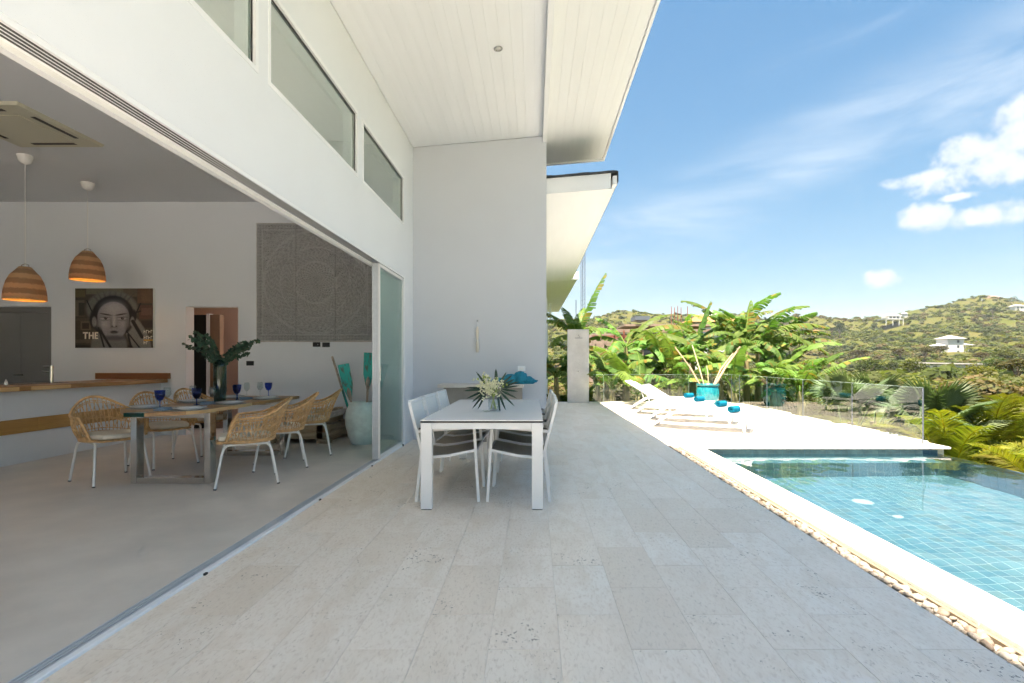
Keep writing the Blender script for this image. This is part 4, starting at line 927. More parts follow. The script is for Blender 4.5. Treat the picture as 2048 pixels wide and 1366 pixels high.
for (x, y, a, lab) in ((-.752, 4.70, 1, 'white sling chair at the glass-door side, beside the free table end'), (-.757, 5.33, -1, 'middle white sling chair on the glass-door side of the outdoor table'), (-.75, 5.95, 0, 'white sling chair at the glass-door side, nearest the console shelf'),
                       (-.142, 4.70, 179, 'white sling chair on the pool side, beside the free table end'), (-.137, 5.33, 181, 'middle white sling chair on the pool side of the outdoor table'), (-.142, 5.95, 180, 'white sling chair on the pool side, nearest the console shelf')):
    o = sch if first else copy_tree(sch); first = False
    o.location = (x, y, 0); o.rotation_euler = (0, 0, R(a)); tag(o, lab, 'chair', 'white sling chairs round the outdoor table')
# ---- flowers on the outdoor table
fv = thing('flower_vase', 'small clear glass vase on the white outdoor table', 'vase', (-.40, 4.98, .745))
MB().lathe([(.0, 0), (.045, 0), (.052, .01), (.052, .14), (.049, .14), (.048, .014), (.0, .012)], 22).build('glass', M['clear_glass'], fv)
fb = thing('flower_bouquet', 'white orchid bouquet with dark palm leaf spikes in the glass vase', 'flowers', (-.40, 4.98, .76))
r6 = random.Random(8); st = MB(); pe = MB(); pa = MB(); bd_ = MB()
for k in range(11):
    a = r6.uniform(0, 6.28); q = r6.uniform(.02, .1); top = (q * 1.2 * math.cos(a), q * 1.2 * math.sin(a), r6.uniform(.19, .27)); st.tube([(.03 * math.cos(a + 2.5), .03 * math.sin(a + 2.5), .0), (0.01 * math.cos(a), .01 * math.sin(a), .13), top], .0028, 5)
st.build('stems', M['bud_green'], fb)
for k in range(120):
    c = Vector((r6.gauss(-.03, .055), r6.gauss(-.01, .05), r6.gauss(.23, .045)))
    for q in range(5):
        d = Vector((r6.gauss(0, 1), r6.gauss(-.5, 1), r6.gauss(.2, 1))).normalized(); u = d.orthogonal().normalized() * .008; pe.add([c, c + d * .012 + u, c + d * .025, c + d * .012 - u], [(0, 1, 2, 3)])
for k in range(14): c = (r6.gauss(-.06, .05), r6.gauss(0, .03), r6.uniform(.26, .33)); bd_.ball(c, (.008, .008, .014), 6, 4)
for k in range(4): c = (r6.gauss(.1, .025), r6.gauss(0, .03), r6.uniform(.22, .27)); bd_.ball(c, (.01, .01, .012), 6, 4)
o = pe.build('petals', M['petal'], fb); o['kind'] = 'stuff'; o = bd_.build('buds', M['bud_green'], fb); o['kind'] = 'stuff'
def spike(p0, p1, wd, name='palm_leaflet'):
    p0, p1 = Vector(p0), Vector(p1); d = (p1 - p0); s = d.cross(Vector((0, 1, 0))).normalized() * wd; m_ = p0.lerp(p1, .35) + Vector((0, -.006, .0)); m2 = p0.lerp(p1, .8)
    up = Vector((0, -.004, 0)); m = MB(); m.add([p0, m_ + s, m2 + s * .6, p1, m2 - s * .6, m_ - s, m_ + up, m2 + up], [(0, 1, 6), (1, 2, 7, 6), (2, 3, 7), (3, 4, 7), (4, 5, 6, 7), (5, 0, 6)]); m.build(name, M['palm_dark'], fb)
for cx, cz, angs in ((.03, .20, (92, 62, 45, 33, 22, 12, -2, -20, -40, -65, -80)), (-.05, .20, (122, 172, 180, 200, 215, 228, 240))):
    for i, a in enumerate(angs):
        Lq = r6.uniform(.19, .25); spike((cx + .03 * math.cos(R(a)), .02 + .003 * i, cz + .03 * math.sin(R(a))), (cx + Lq * math.cos(R(a)), .02 + r6.uniform(-.05, .03), cz + Lq * math.sin(R(a)) - .02), .012 if a != 92 else .02)
sh_ = thing('glass_dish', 'small glass dish beside the flower vase', 'dish', (-.46, 4.86, .745)); MB().lathe([(.0, 0), (.03, 0), (.045, .018), (.043, .018), (.028, .004), (.0, .004)], 18).build('dish', M['clear_glass'], sh_)
# ---- console shelf and teal cloth, wall fittings on the end wall
cs = thing('console_shelf', 'low taupe console shelf against the white end wall', 'console', (-.80, 7.72, 0))
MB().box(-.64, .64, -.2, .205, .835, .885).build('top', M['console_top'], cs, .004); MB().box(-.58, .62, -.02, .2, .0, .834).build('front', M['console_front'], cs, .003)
tc_ = thing('teal_cloth', 'crumpled teal cloth bundle lying on the console shelf', 'cloth', (-.36, 7.66, .885))
r7 = random.Random(3); m = MB()
for cx, cz, ax, ay, az_ in ((-.16, .04, .13, .10, .05), (.0, .06, .12, .11, .08), (.15, .08, .11, .10, .10), (.26, .05, .11, .08, .06)):
    vs2 = []; nu, nv = 24, 12
    for i in range(nv + 1):
        th_ = math.pi * i / nv
        for j in range(nu):
            a_ = 2 * math.pi * j / nu; f_ = 1 + .13 * math.sin(a_ * 4 + cx * 30 + i * .9) + .09 * math.sin(a_ * 9 - i * 1.7) + r7.uniform(-.03, .03)
            vs2.append((cx + ax * f_ * math.sin(th_) * math.cos(a_), ay * f_ * math.sin(th_) * math.sin(a_), max(0.001, cz + az_ * f_ * math.cos(th_))))
    m.add(vs2, [(i*nu+j, (i+1)*nu+j, (i+1)*nu+(j+1) % nu, i*nu+(j+1) % nu) for i in range(nv) for j in range(nu)], True)
m.build('bundle', M['teal_cloth'], tc_)
MB().prism([(.2, -.08, .0), (.40, -.10, .03), (.42, -.07, .05), (.22, -.03, .09)], (0, .03, .01)).build('corner', M['teal_cloth'], tc_)
sw = thing('light_switch', 'white light switch plate on the end wall', 'switch', (-.195, 7.929, 1.115)); MB().box(-.06, .06, -.012, 0, -.04, .04).build('plate', M['white_trim'], sw, .003); MB().box(-.03, .03, -.016, -.0125, -.02, .02).build('rocker', M['white_metal'], sw, .002)
hk = thing('rolled_cloth', 'slim rolled white cloth hanging from a hook on the end wall', 'cloth', (-.885, 7.925, 1.37))
MB().tube([(0, -.03, .0), (.004, -.035, .05), (0, -.034, .17), (0, -.034, .19), (.0, -.034, .33), (0, -.03, .40)], [.018, .028, .022, .018, .024, .012], 12).build('roll', M['linen'], hk)
MB().tube([(0, -.034, .175), (0, -.034, .185)], .0245, 12).build('tie', M['aluminium'], hk); MB().tube([(0, -.03, .40), (0, -.02, .49), (0, -.0, .50)], .004, 6).build('cord', M['aluminium'], hk); MB().tube([(0, -.03, .492), (0, .0, .492)], .012, 8).build('hook', M['steel'], hk)
dl = thing('downlight', 'small round recessed downlight in the boarded soffit', 'light', (-.40, 5.63, sofz(-.40) - .002)); dl.rotation_euler = (0, -math.atan(.0865), 0)
MB().lathe([(.05, 0), (.05, -.006), (.038, -.006), (.036, .0)], 22).build('bezel', M['steel'], dl); MB().lathe([(.0, -.003), (.035, -.003), (.035, .0)], 18).build('lens', M['shower_concrete'], dl)
# ---- loungers and towels
def lounger():
    t = thing('sun_lounger', '', 'lounger'); w2 = .31; zr = .315
    def strip(pts, name, hwid, th=.006):
        m = MB()
        for (x0, z0), (x1, z1) in zip(pts[:-1], pts[1:]):
            d = Vector((x1 - x0, 0, z1 - z0)).normalized(); nn = Vector((-d.z, 0, d.x)) * th
            m.hexa([(x0, -hwid, z0), (x1, -hwid, z1), (x1, hwid, z1), (x0, hwid, z0), (x0 + nn.x, -hwid, z0 + nn.z), (x1 + nn.x, -hwid, z1 + nn.z), (x1 + nn.x, hwid, z1 + nn.z), (x0 + nn.x, hwid, z0 + nn.z)])
        return m.build(name, M['lounger_sling'], t)
    strip([(.56, zr + .012), (1.0, zr + .004), (1.68, zr + .012)], 'seat', w2 - .022); strip([(.555, zr + .02), (.25, zr + .20), (-.08, zr + .40)], 'backrest', w2 - .03)
    for s in (-1, 1):
        y = s * w2
        MB().tube([(.40, y, zr), (1.70, y, zr)], .024, 4).build('side_rail', M['white_metal'], t); MB().tube([(.56, s * (w2 - .02), zr + .02), (-.10, s * (w2 - .02), zr + .412)], .018, 4).build('back_rail', M['white_metal'], t)
        MB().tube([(.46, y, zr + .0), (.36, y, zr - .03), (.03, y, .06)], [.026, .032, .026], 4).build('leg', M['white_metal'], t)
        wl = MB(); wl.tube([(0, y - .018, .052), (0, y + .018, .052)], .052, 18); wl = wl.build('wheel', M['grey_slab'], t); MB().tube([(0, y - .0195, .052), (0, y + .0195, .052)], .036, 16).build('hub', M['white_metal'], wl)
        MB().tube([(1.56, y, zr), (1.60, y, .0)], .024, 4).build('leg', M['white_metal'], t); MB().tube([(.28, s * (w2 - .04), .50), (.36, s * (w2 - .04), .30)], .010, 6).build('back_strut', M['white_metal'], t)
    MB().tube([(1.70, -w2, zr), (1.70, w2, zr)], .024, 4).build('end_rail', M['white_metal'], t); MB().tube([(-.10, -w2 + .02, zr + .412), (-.10, w2 - .02, zr + .412)], .018, 4).build('head_rail', M['white_metal'], t)
    MB().tube([(.5, -w2, zr), (.5, w2, zr)], .016, 4).build('cross_rail', M['white_metal'], t)
    return t
lg = lounger(); first = True
def towel_mesh():
    m = MB(); L_ = .115; sp = []
    for k in range(70):
        a = k * .36; r_ = .010 + .052 * k / 69; sp.append((r_ * math.cos(a), r_ * math.sin(a) * .92))
    th = .0062; vs = []; fs = []
    for i, (x, z) in enumerate(sp):
        q = math.hypot(x, z); nx_, nz_ = x / q, z / q
        vs += [(x, -L_, z), (x, L_, z), (x + nx_ * th, L_, z + nz_ * th), (x + nx_ * th, -L_, z + nz_ * th)]
    for i in range(69):
        for k in range(4): fs.append((i*4+k, i*4+(k+1) % 4, (i+1)*4+(k+1) % 4, (i+1)*4+k))
    fs += [(3, 2, 1, 0), (276, 277, 278, 279)]
    return m.add(vs, fs, False).mesh('roll', M['towel'])
tme = towel_mesh()
nm = ['the one beside the pool edge', 'second from the pool', 'third from the pool', 'the one beside the far balustrade']
for i, (x, y, a) in enumerate(((2.13, 9.26, -26), (2.32, 10.38, -26), (2.29, 11.6, -24), (2.40, 12.72, -23))):
    o = lg if first else copy_tree(lg); first = False; ar = R(a); off = Vector((-math.sin(ar), math.cos(ar), 0)) * .31
    o.location = (x + off.x, y + off.y, 0); o.rotation_euler = (0, 0, ar); tag(o, 'white sling sun lounger with raised back, ' + nm[i], 'lounger', 'sun loungers on the deck')
    dx = Vector((math.cos(ar), math.sin(ar), 0)); p = Vector(o.location) + dx * 1.42 - off * .25
    t = thing('rolled_towel', 'rolled turquoise towel on the lounger, ' + nm[i], 'towel', (p.x, p.y, .315 + .016 + .064), R(-52 - 4 * i) , 'rolled towels on the loungers'); link('roll', tme, t)
# ---- teal pot with bare stems
pot = thing('teal_pot', 'large turquoise glazed pot in the balustrade corner', 'pot', (4.80, 13.95, 0))
MB().lathe([(.20, 0), (.215, .01), (.27, .12), (.302, .26), (.308, .36), (.295, .48), (.28, .545), (.262, .545), (.275, .46), (.28, .3), (.2, .05), (.0, .05)], 36).build('body', M['teal_glaze'], pot)
MB().lathe([(.284, .55), (.305, .56), (.308, .595), (.298, .605), (.272, .60), (.266, .55)], 36).build('rim', M['pot_rim'], pot); MB().lathe([(.0, .50), (.27, .50), (.27, .48), (.0, .48)][::-1], 24).build('earth', M['soil'], pot)
pl_ = thing('bare_stems', 'bare pale stems rising from the turquoise pot', 'plant', (4.80, 13.95, .50))
for pth, r_ in (([(-.16, 0, -.02), (-.45, .1, .55), (-.85, .2, 1.12)], .028), ([(-.08, 0, -.02), (-.22, .05, .55), (-.40, .1, 1.18)], .026), ([(.15, 0, -.02), (.52, .1, .55), (.98, .2, 1.13)], .042), ([(.12, 0, -.02), (.40, .12, .5), (.80, .25, .95)], .03), ([(.02, 0, -.02), (.02, .05, .4), (.0, .1, .62)], .014)):
    MB().tube(pth, [r_ * .8, r_ * .7, r_ * .6], 8).build('stem', M['dry_stem'] if r_ > .027 else M['bamboo'], pl_)

# ================================================================== LAND AND VEGETATION
skx = [700, 1000, 1150, 1300, 1400, 1450, 1500, 1550, 1640, 1700, 1760, 1820, 1880, 1950, 2048, 2200, 2500, 3000]
sky_ = [645, 640, 634, 634, 630, 622, 630, 642, 644, 641, 628, 619, 612, 606, 606, 612, 625, 640]
gd = [20, 34, 60, 90, 150, 200, 250, 300, 400, 500, 600]
gg = [1.0, .90, .80, .74, .66, .60, .48, .40, .22, .10, 0.]
def ground(X, Y):
    X = np.asarray(X, float); Y = np.asarray(Y, float)
    Yc = np.maximum(Y, 12.); px = np.clip(VX + F * X / Yc, 700, 3000); D = np.where(X > 1.2 * Yc, np.hypot(X, Yc) * .64, Yc)
    s = np.interp(px, skx, sky_); g = np.interp(np.minimum(D, 600), gd, gg); y = s + (840 - s) * g
    z = H - (y - VY) * np.minimum(D, 600) / F
    z = np.where(D > 600, z - (D - 600) * .12, z)
    z += (np.sin(X * .031 + 1) * np.cos(Y * .027) * .010 + np.sin(X * .09 + Y * .05) * .004) * np.minimum(D, 600) * (D > 30)
    near = -.55 - .16 * np.maximum(0, X - 9.5) - .10 * np.maximum(0, Y - 22)
    near = np.where((X < 6.2) & (Y < 15.3), -2.2, near); near = np.where((X >= 6.0) & (Y < 7.4), -1.9 - .10 * np.maximum(0, X - 6), near)
    t = np.clip((D - 24) / 22, 0, 1); t = t * t * (3 - 2 * t)
    return near * (1 - t) + z * t
gx = np.concatenate([np.linspace(-400, -20, 24), np.linspace(-16, 40, 90)[0:], np.linspace(44, 200, 60), np.linspace(206, 1500, 90)])
gy = np.concatenate([np.linspace(-60, 4, 14), np.linspace(5, 40, 70), np.linspace(42, 160, 60), np.linspace(166, 680, 90), np.linspace(700, 1500, 10)])
X, Y = np.meshgrid(gx, gy); Z = ground(X, Y)
idx = np.arange(X.size).reshape(X.shape); f4 = np.stack([idx[:-1, :-1], idx[:-1, 1:], idx[1:, 1:], idx[1:, :-1]], -1).reshape(-1, 4)
def hill_mat():
    m, t, p = base('hillside'); pos = t.add('NewGeometry').outputs['Position']; n = t.noise(pos, .045, 7, .62); n2 = t.noise(pos, .5, 6, .65)
    c = t.mix(t.smooth(n, .35, .65), (.070, .080, .020), (.095, .085, .030)); c = t.mix(t.math('MULTIPLY', t.smooth(n2, .45, .7), .6), c, (.085, .088, .024)); t.link(c, p.inputs['Base Color']); p.inputs['Roughness'].default_value = 1; p.inputs['Specular IOR Level'].default_value = 0
hill_mat(); Z0, Z1 = Z.min(), Z.max() + 20
o = link('terrain', raw_mesh('terrain', np.stack([X, Y, Z], -1).reshape(-1, 3), f4, M['hillside'], True)); o['kind'] = 'structure'
gz = lambda x, y: float(ground(x, y))

nr = np.random.RandomState(12)
pal = 1.85 * np.array([1.0, 1.0, 1.25]) * np.array([(.050, .068, .012), (.075, .085, .014), (.034, .050, .012), (.095, .098, .016), (.085, .060, .025), (.047, .057, .018), (.064, .064, .022)])
def clump(n, flat=.75, leaf_s=.16, seed=0, jit=.8):
    """leafy crown of unit radius: n leaf quads spread through lumpy lobes"""
    r = np.random.RandomState(seed); nl = 9; lob = r.randn(nl, 3); lob /= np.linalg.norm(lob, axis=1)[:, None]; lob[:, 2] = np.abs(lob[:, 2]) * .8; lob *= r.uniform(.35, .68, (nl, 1)); lr = r.uniform(.30, .5, nl)
    k = r.randint(0, nl, n); d = r.randn(n, 3); d /= np.linalg.norm(d, axis=1)[:, None]; c = lob[k] + d * (lr[k] * r.uniform(.55, 1.08, n))[:, None]
    nn = d + np.array([0, 0, .4]) + jit * r.randn(n, 3); nn /= np.linalg.norm(nn, axis=1)[:, None]; u = np.cross(nn, r.randn(n, 3)); u /= np.linalg.norm(u, axis=1)[:, None]; v = np.cross(nn, u)
    s = leaf_s * r.uniform(.6, 1.3, n)[:, None]; q = np.stack([c - u * s, c - v * s * .6, c + u * s, c + v * s * .6], 1); q[..., 2] *= flat
    return q.reshape(-1, 3)
# ---- the mass of scrub on the far hillside (one uncountable cover)
protos = [clump(56, seed=i, leaf_s=.27, jit=.3) for i in range(6)]; protos_n = [clump(380, seed=20 + i, leaf_s=.105, jit=.5) for i in range(5)]
def scatter(N, dmin, dmax, r0, r1, prot, pxr=(1080, 2350), seed=1, power=1.0):
    r = np.random.RandomState(seed); V, Cc = [], []
    for i in range(N):
        D = dmin * (dmax / dmin) ** (r.rand() ** power); px = r.uniform(*pxr); x = (px - VX) * D / F; z = gz(x, D)
        if (1850 < px < 1945 and 165 < D < 203) or (1880 < px < 1945 and 246 < D < 272) or (1765 < px < 1812 and 430 < D < 495): continue
        R_ = r.uniform(r0, r1) * (1 + .5 * (r.rand() < .12)); a = r.rand() * 6.28; p = prot[r.randint(len(prot))]
        c, s = math.cos(a), math.sin(a); q = np.stack([p[:, 0] * c - p[:, 1] * s, p[:, 0] * s + p[:, 1] * c, p[:, 2] * r.uniform(.75, 1.15)], 1) * R_ + np.array([x, D, z + R_ * .12]); V.append(q)
        patch = math.sin(x * .021 + D * .013) + math.sin(x * .013 - D * .03 + 2); ci = r.choice(7, p=(.26, .24, .12, .14, .06, .1, .08)) if patch < .9 else r.choice((4, 6, 4, 1, 5))
        col = (pal[ci] * .75 + .25 * pal[6]) * r.uniform(.82, 1.18); Cc.append(np.tile(col, (len(p) // 4, 1)) * r.uniform(.88, 1.12, (len(p) // 4, 1)))
    V = np.concatenate(V); Cc = np.concatenate(Cc); me = raw_mesh('scrub', V, np.arange(len(V)).reshape(-1, 4), M['scrub']); add_col(me, Cc); return me
o = link('hillside_scrub', scatter(12500, 95, 640, 1.5, 4.0, protos, power=.66)); tag(o, 'dense olive and green scrub covering the far hillside', 'scrub', kind='stuff')
o = link('valley_scrub', scatter(640, 44, 125, 1.3, 3.0, protos_n, seed=4)); tag(o, 'denser green bushes filling the near valley', 'scrub', kind='stuff')
# ---- single trees that can be told apart
def tree_kind(kind, seed, col):
    r = random.Random(seed)
    if kind == 'round': q = clump(620, .8, .085, 50 + seed); q[:, 2] += .95; h0 = .75
    elif kind == 'wide': q = clump(620, .5, .085, 60 + seed); q[:, 2] += 1.15; h0 = .95
    else: q = clump(520, 1.3, .08, 70 + seed); q[:, :2] *= .62; q[:, 2] += 1.15; h0 = .9
    me = raw_mesh('crown', q, np.arange(len(q)).reshape(-1, 4), M['scrub']); nf = len(q) // 4; add_col(me, np.tile(col, (nf, 1)) * np.random.RandomState(seed).uniform(.7, 1.3, (nf, 1)))
    t = MB(); t.tube([(0, 0, -.3), (.02, .01, .4), (0, .03, h0), (.02, 0, h0 + .35)], [.07, .05, .04, .015], 6)
    for k in range(5): a = k * 1.3 + r.random(); t.tube([(0.0, .02, h0 * .7), (.22 * math.cos(a), .22 * math.sin(a), h0 + .1), (.45 * math.cos(a), .45 * math.sin(a), h0 + .35)], [.03, .02, .008], 5)
    return me, t.mesh('trunk', M['bark'])
kinds = {('round', 0): tree_kind('round', 1, (.06, .078, .013)), ('round', 1): tree_kind('round', 2, (.10, .105, .012)), ('wide', 0): tree_kind('wide', 3, (.034, .050, .014)), ('wide', 1): tree_kind('wide', 4, (.075, .062, .022)), ('tall', 0): tree_kind('tall', 5, (.030, .045, .016))}
def tree(px, D, R_, kd, lab, group):
    x = (px - VX) * D / F; t = thing('tree', lab, 'tree', (x, D, gz(x, D) - .1), rng.uniform(0, 6.28), group); t.scale = (R_, R_, R_ * rng.uniform(.9, 1.1)); link('crown', kinds[kd][0], t); link('trunk', kinds[kd][1], t)
for px, D, R_ in ((1680, 420, 7.5), (1664, 430, 5.5), (1748, 470, 4.5), (1960, 470, 5), (1880, 520, 5), (1320, 330, 5), (1260, 330, 5), (1200, 330, 5), (1530, 480, 5), (1590, 500, 4.5), (1985, 440, 6)):
    tree(px, D, R_, ('wide', 0) if px % 3 else ('tall', 0), {1680: 'largest dark tree on the ridge above the tiny red-roofed house', 1664: 'smaller dark tree beside the largest ridge tree', 1748: 'dark tree on the ridge next to the stilted villa', 1960: 'dark tree beside the brown-roofed hilltop house', 1880: 'dark tree on the ridge between stilted villa and hilltop house', 1985: 'dark tree just below the brown-roofed hilltop house', 1530: 'dark tree on the low ridge behind the largest banana plant', 1590: 'dark tree on the low ridge behind the largest banana plant'}.get(px, 'dark tree on the ridge behind the building site'), 'dark trees along the ridge')
for px, D, R_ in ((1735, 150, 4.6), (1690, 70, 1.9), (1990, 150, 4), (1960, 95, 3.2), (1905, 100, 2.6), (2010, 210, 5), (1780, 210, 4.5), (1830, 120, 3.2)):
    tree(px, D, R_, ('round', 1) if px in (1690, 2010, 1960) else ('round', 0), 'bright yellow-green bush on the lower slope' if px in (1690, 2010, 1960) else 'rounded green tree on the lower slope', 'yellow-green bushes on the slope' if px in (1690, 2010, 1960) else 'rounded green trees on the slope')
for px, D, R_ in ((2035, 75, 3.4), (1880, 250, 4), (1850, 230, 5.5), (1800, 240, 5), (2045, 260, 5), (1720, 260, 6), (1965, 205, 4.5)):
    tree(px, D, R_, ('wide', 1), {2035: 'brownish dry bush on the near slope behind the feather palms', 1965: 'brownish dry tree right below the tall white house', 2045: 'brownish dry tree uphill of the tall white house', 1720: 'broad brownish dry tree at the foot of the ridge'}.get(px, 'brownish dry tree between the stilted villa and the tall white house'), 'brownish dry trees on the slope')
# ---- palms on the skyline
def coco(px, D, hgt):
    x = (px - VX) * D / F; t = thing('coconut_palm', 'coconut palm in the ridge cluster beside the orange pavilion roof' if px < 1500 else {1576: 'lone coconut palm on the low ridge', 1654: 'coconut palm beside the largest dark ridge tree', 1965: 'lone coconut palm on the hilltop, away from the cluster'}.get(px, 'coconut palm in the hilltop cluster by the brown roof'), 'palm', (x, D, gz(x, D) - .2), rng.uniform(0, 6), 'skyline palms')
    MB().tube([(0, 0, -1), (.2, 0, hgt * .5), (.5, 0, hgt)], [.22, .17, .13], 6).build('trunk', M['bark'], t); m = MB()
    for k in range(13):
        a = k * .4833 * 1.0; e = rng.uniform(-.2, .9); c, s = math.cos(a), math.sin(a); L_ = 2.6; pts = [Vector((.5 + c * L_ * u, s * L_ * u, hgt + L_ * (math.sin(e) * u - 1.0 * u * u))) for u in np.linspace(0, 1, 5)]; sd = Vector((-s, c, 0)) * .33
        for p, q in zip(pts[:-1], pts[1:]): m.add([p - sd, q - sd, q + sd, p + sd], [(0, 1, 2, 3)])
    o = m.build('crown', M['palm_dark'], t)
for px, D, h_ in ((1427, 430, 9), (1433, 430, 11), (1440, 432, 9.5), (1576, 480, 11), (1654, 430, 11), (2030, 530, 14), (2040, 530, 11), (2022, 530, 10), (1965, 540, 10)): coco(px, D, h_)
# ---- houses on the hill
def house(px, py, D, w_, parts, lab, name='hillside_house'):
    x = (px - VX) * D / F; zz = gz(x, D) if py is None else H - (py - VY) * D / F; t = thing(name, lab, 'house', (x, D, zz)); parts(t, w_); return t
def bx(t, n, mt, *a): return MB().box(*a).build(n, M[mt], t)
def hip(t, x0, x1, y0, y1, z, h_, mt='house_roof', ov=.8):
    cx0, cx1, cyy = x0 + (y1 - y0) * .4, x1 - (y1 - y0) * .4, (y0 + y1) / 2
    if cx1 < cx0: cx0 = cx1 = (x0 + x1) / 2
    m = MB(); v = [(x0 - ov, y0 - ov, z), (x1 + ov, y0 - ov, z), (x1 + ov, y1 + ov, z), (x0 - ov, y1 + ov, z), (cx0, cyy, z + h_), (cx1, cyy, z + h_)]
    m.add(v, [(0, 1, 5, 4), (1, 2, 5), (2, 3, 4, 5), (3, 0, 4), (3, 2, 1, 0)]); return m.build('roof', M[mt], t)
def hA(t, w_):
    bx(t, 'wall', 'house_white', -6, 7, 0, 9, 0, 3.2); bx(t, 'terrace_slab', 'house_white', -10, 7.5, -3, 9, -.5, 0); hip(t, -6, 7, 0, 9, 3.2, 2.4)
    for x in (-9.6, -3, 3, 7): bx(t, 'post', 'house_white', x - .2, x + .2, -2.9, -2.5, -6.5, -.5)
    for x in (-4.5, -1, 2.5): bx(t, 'window', 'house_dark', x, x + 2.6, -.06, .02, .5, 2.5)
    hip(t, -9.5, -6.5, 0, 4, 1.6, .8)
def hB(t, w_):
    bx(t, 'wall', 'house_white', -4.2, 4.2, 0, 8, -1, 8.2); hip(t, -4.2, 4.2, 0, 8, 8.2, 1.8, ov=1); bx(t, 'side_wall', 'house_white', -7.5, -4.2, 1, 8, -1, 4.6); hip(t, -7.5, -4.2, 1, 8, 4.6, 1.2); bx(t, 'balcony', 'house_white', 4.2, 9, 0, 6, 1.6, 2.6); hip(t, 4.6, 9, 0, 6, 4.8, 1.0); 
    for x in (5, 8.7): bx(t, 'post', 'house_white', x, x + .3, .1, .4, -1, 4.8)
    for z in (.4, 3.2, 6): bx(t, 'window', 'house_dark', .6, 1.8, -.06, .02, z, z + 1.4)
    bx(t, 'window', 'house_dark', -6.6, -5.2, .94, 1.02, -.8, 1.6); hip(t, 9, 13, 0, 5, .6, 1.2)
def hC(t, w_):
    bx(t, 'wall', 'grey_slab', -2, 13, 0, 6, -3, 1.0); bx(t, 'side_wall', 'house_white', -10, -2.01, .5, 6, -3, 1.0); MB().hexa([(-12, -1, 1.6), (13.8, -1, 1.1), (13.8, 7, 1.1), (-12, 7, 1.6), (-12, -1, 2.1), (13.8, -1, 1.6), (13.8, 7, 1.6), (-12, 7, 2.1)]).build('roof', M['house_roof'], t)
    for x in (-8.5, -5.5): bx(t, 'opening', 'house_dark', x, x + 1.6, .44, .52, -2.6, .6)
def hD(t, w_):
    bx(t, 'wall', 'raw_timber', -8, 8, 0, 8, -2, 2.2); hip(t, -8, 8, 0, 8, 2.2, 4, 'brown_roof', 2); bx(t, 'wing', 'raw_timber', 9, 19, 2, 9, -4, .6); hip(t, 9, 19, 2, 9, .6, 3, 'brown_roof', 1.6)
    for x in (-5, 0, 4): bx(t, 'window', 'house_dark', x, x + 2, -.06, .02, 0, 1.6)
def hE(t, w_):
    bx(t, 'wall', 'house_white', -6, 6, 0, 7, -3, 2.6); hip(t, -6, 6, 0, 7, 2.6, 1.8); 
    for x in (-4, 0, 3): bx(t, 'window', 'house_dark', x, x + 1.6, -.06, .02, 0, 1.8)
house(1788, 638, 490, 15, hA, 'white stilted villa with hipped roof high on the hillside'); house(1912, 708, 268, 12, hB, 'tall white three-storey house with stepped roofs on the slope'); house(1896, 735, 200, 17, hC, 'long low grey flat-roofed building below the tall white house')
house(1990, 601, 585, 16, hD, 'brown-roofed house on the hilltop among palms'); house(2042, 617, 520, 12, hE, 'pale hipped-roof house just below the hilltop'); house(1812, 631, 510, 8, lambda t, w_: (bx(t, 'wall', 'house_white', -2, 2, 0, 4, -2, 2), hip(t, -2, 2, 0, 4, 2, 1.2)), 'small white pavilion behind the stilted villa')
def hP(t, w_): hip(t, -8, 8, 0, 12, 0, 3.2, 'terracotta', 1.5); hip(t, -2.2, 2.2, 4, 8, 2.6, 1.9, 'house_white', .4); bx(t, 'wall', 'house_white', -6.5, 6.5, 1, 11, -24, -.02)
house(1432, 644, 170, 16, hP, 'pavilion with orange tiled roof behind the banana plants', 'pavilion')
def hQ(t, w_): hip(t, -2.5, 2.5, 0, 5, 0, 1.2, 'terracotta', .6); bx(t, 'wall', 'house_white', -2.3, 2.3, .3, 4.7, -12, -.02)
house(1633, 662, 440, 6, hQ, 'tiny red-roofed house at the foot of the ridge')
# ---- unfinished building behind the bananas
ub = thing('building_site', 'unfinished concrete and timber building with rusty bars behind the bananas', 'building', ((1290 - VX) * 62 / F, 62, 0))
def zpx(py, D): return H - (py - VY) * D / F
for k, py in enumerate((664, 677, 688)): bx(ub, 'floor_beam', 'raw_timber' if k != 1 else 'rust_steel', -6.5, 8, -.2 - .3 * k, .2 - .3 * k, zpx(py, 62), zpx(py, 62) + .35)
for x in np.arange(-6.2, 8, 1.15): bx(ub, 'prop', 'rust_steel' if int(x * 10) % 2 else 'raw_timber', x, x + .16, -.5, -.34, -2, zpx(664, 62) + .2)
for x in (3.2, 3.6, 4.0, 4.4, 5.2): bx(ub, 'steel_bar', 'rust_steel', x, x + .07, 0, .07, zpx(664, 62), zpx(612, 62) - .3 * (x % 1))
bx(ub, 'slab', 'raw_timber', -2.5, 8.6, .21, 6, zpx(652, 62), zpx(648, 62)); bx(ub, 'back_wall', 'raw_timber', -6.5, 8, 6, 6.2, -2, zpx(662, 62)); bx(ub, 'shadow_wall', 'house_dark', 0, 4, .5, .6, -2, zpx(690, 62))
bx(ub, 'roof_sheet', 'mast_steel', -1.2, .6, 0, 3, zpx(640, 62), zpx(632, 62))
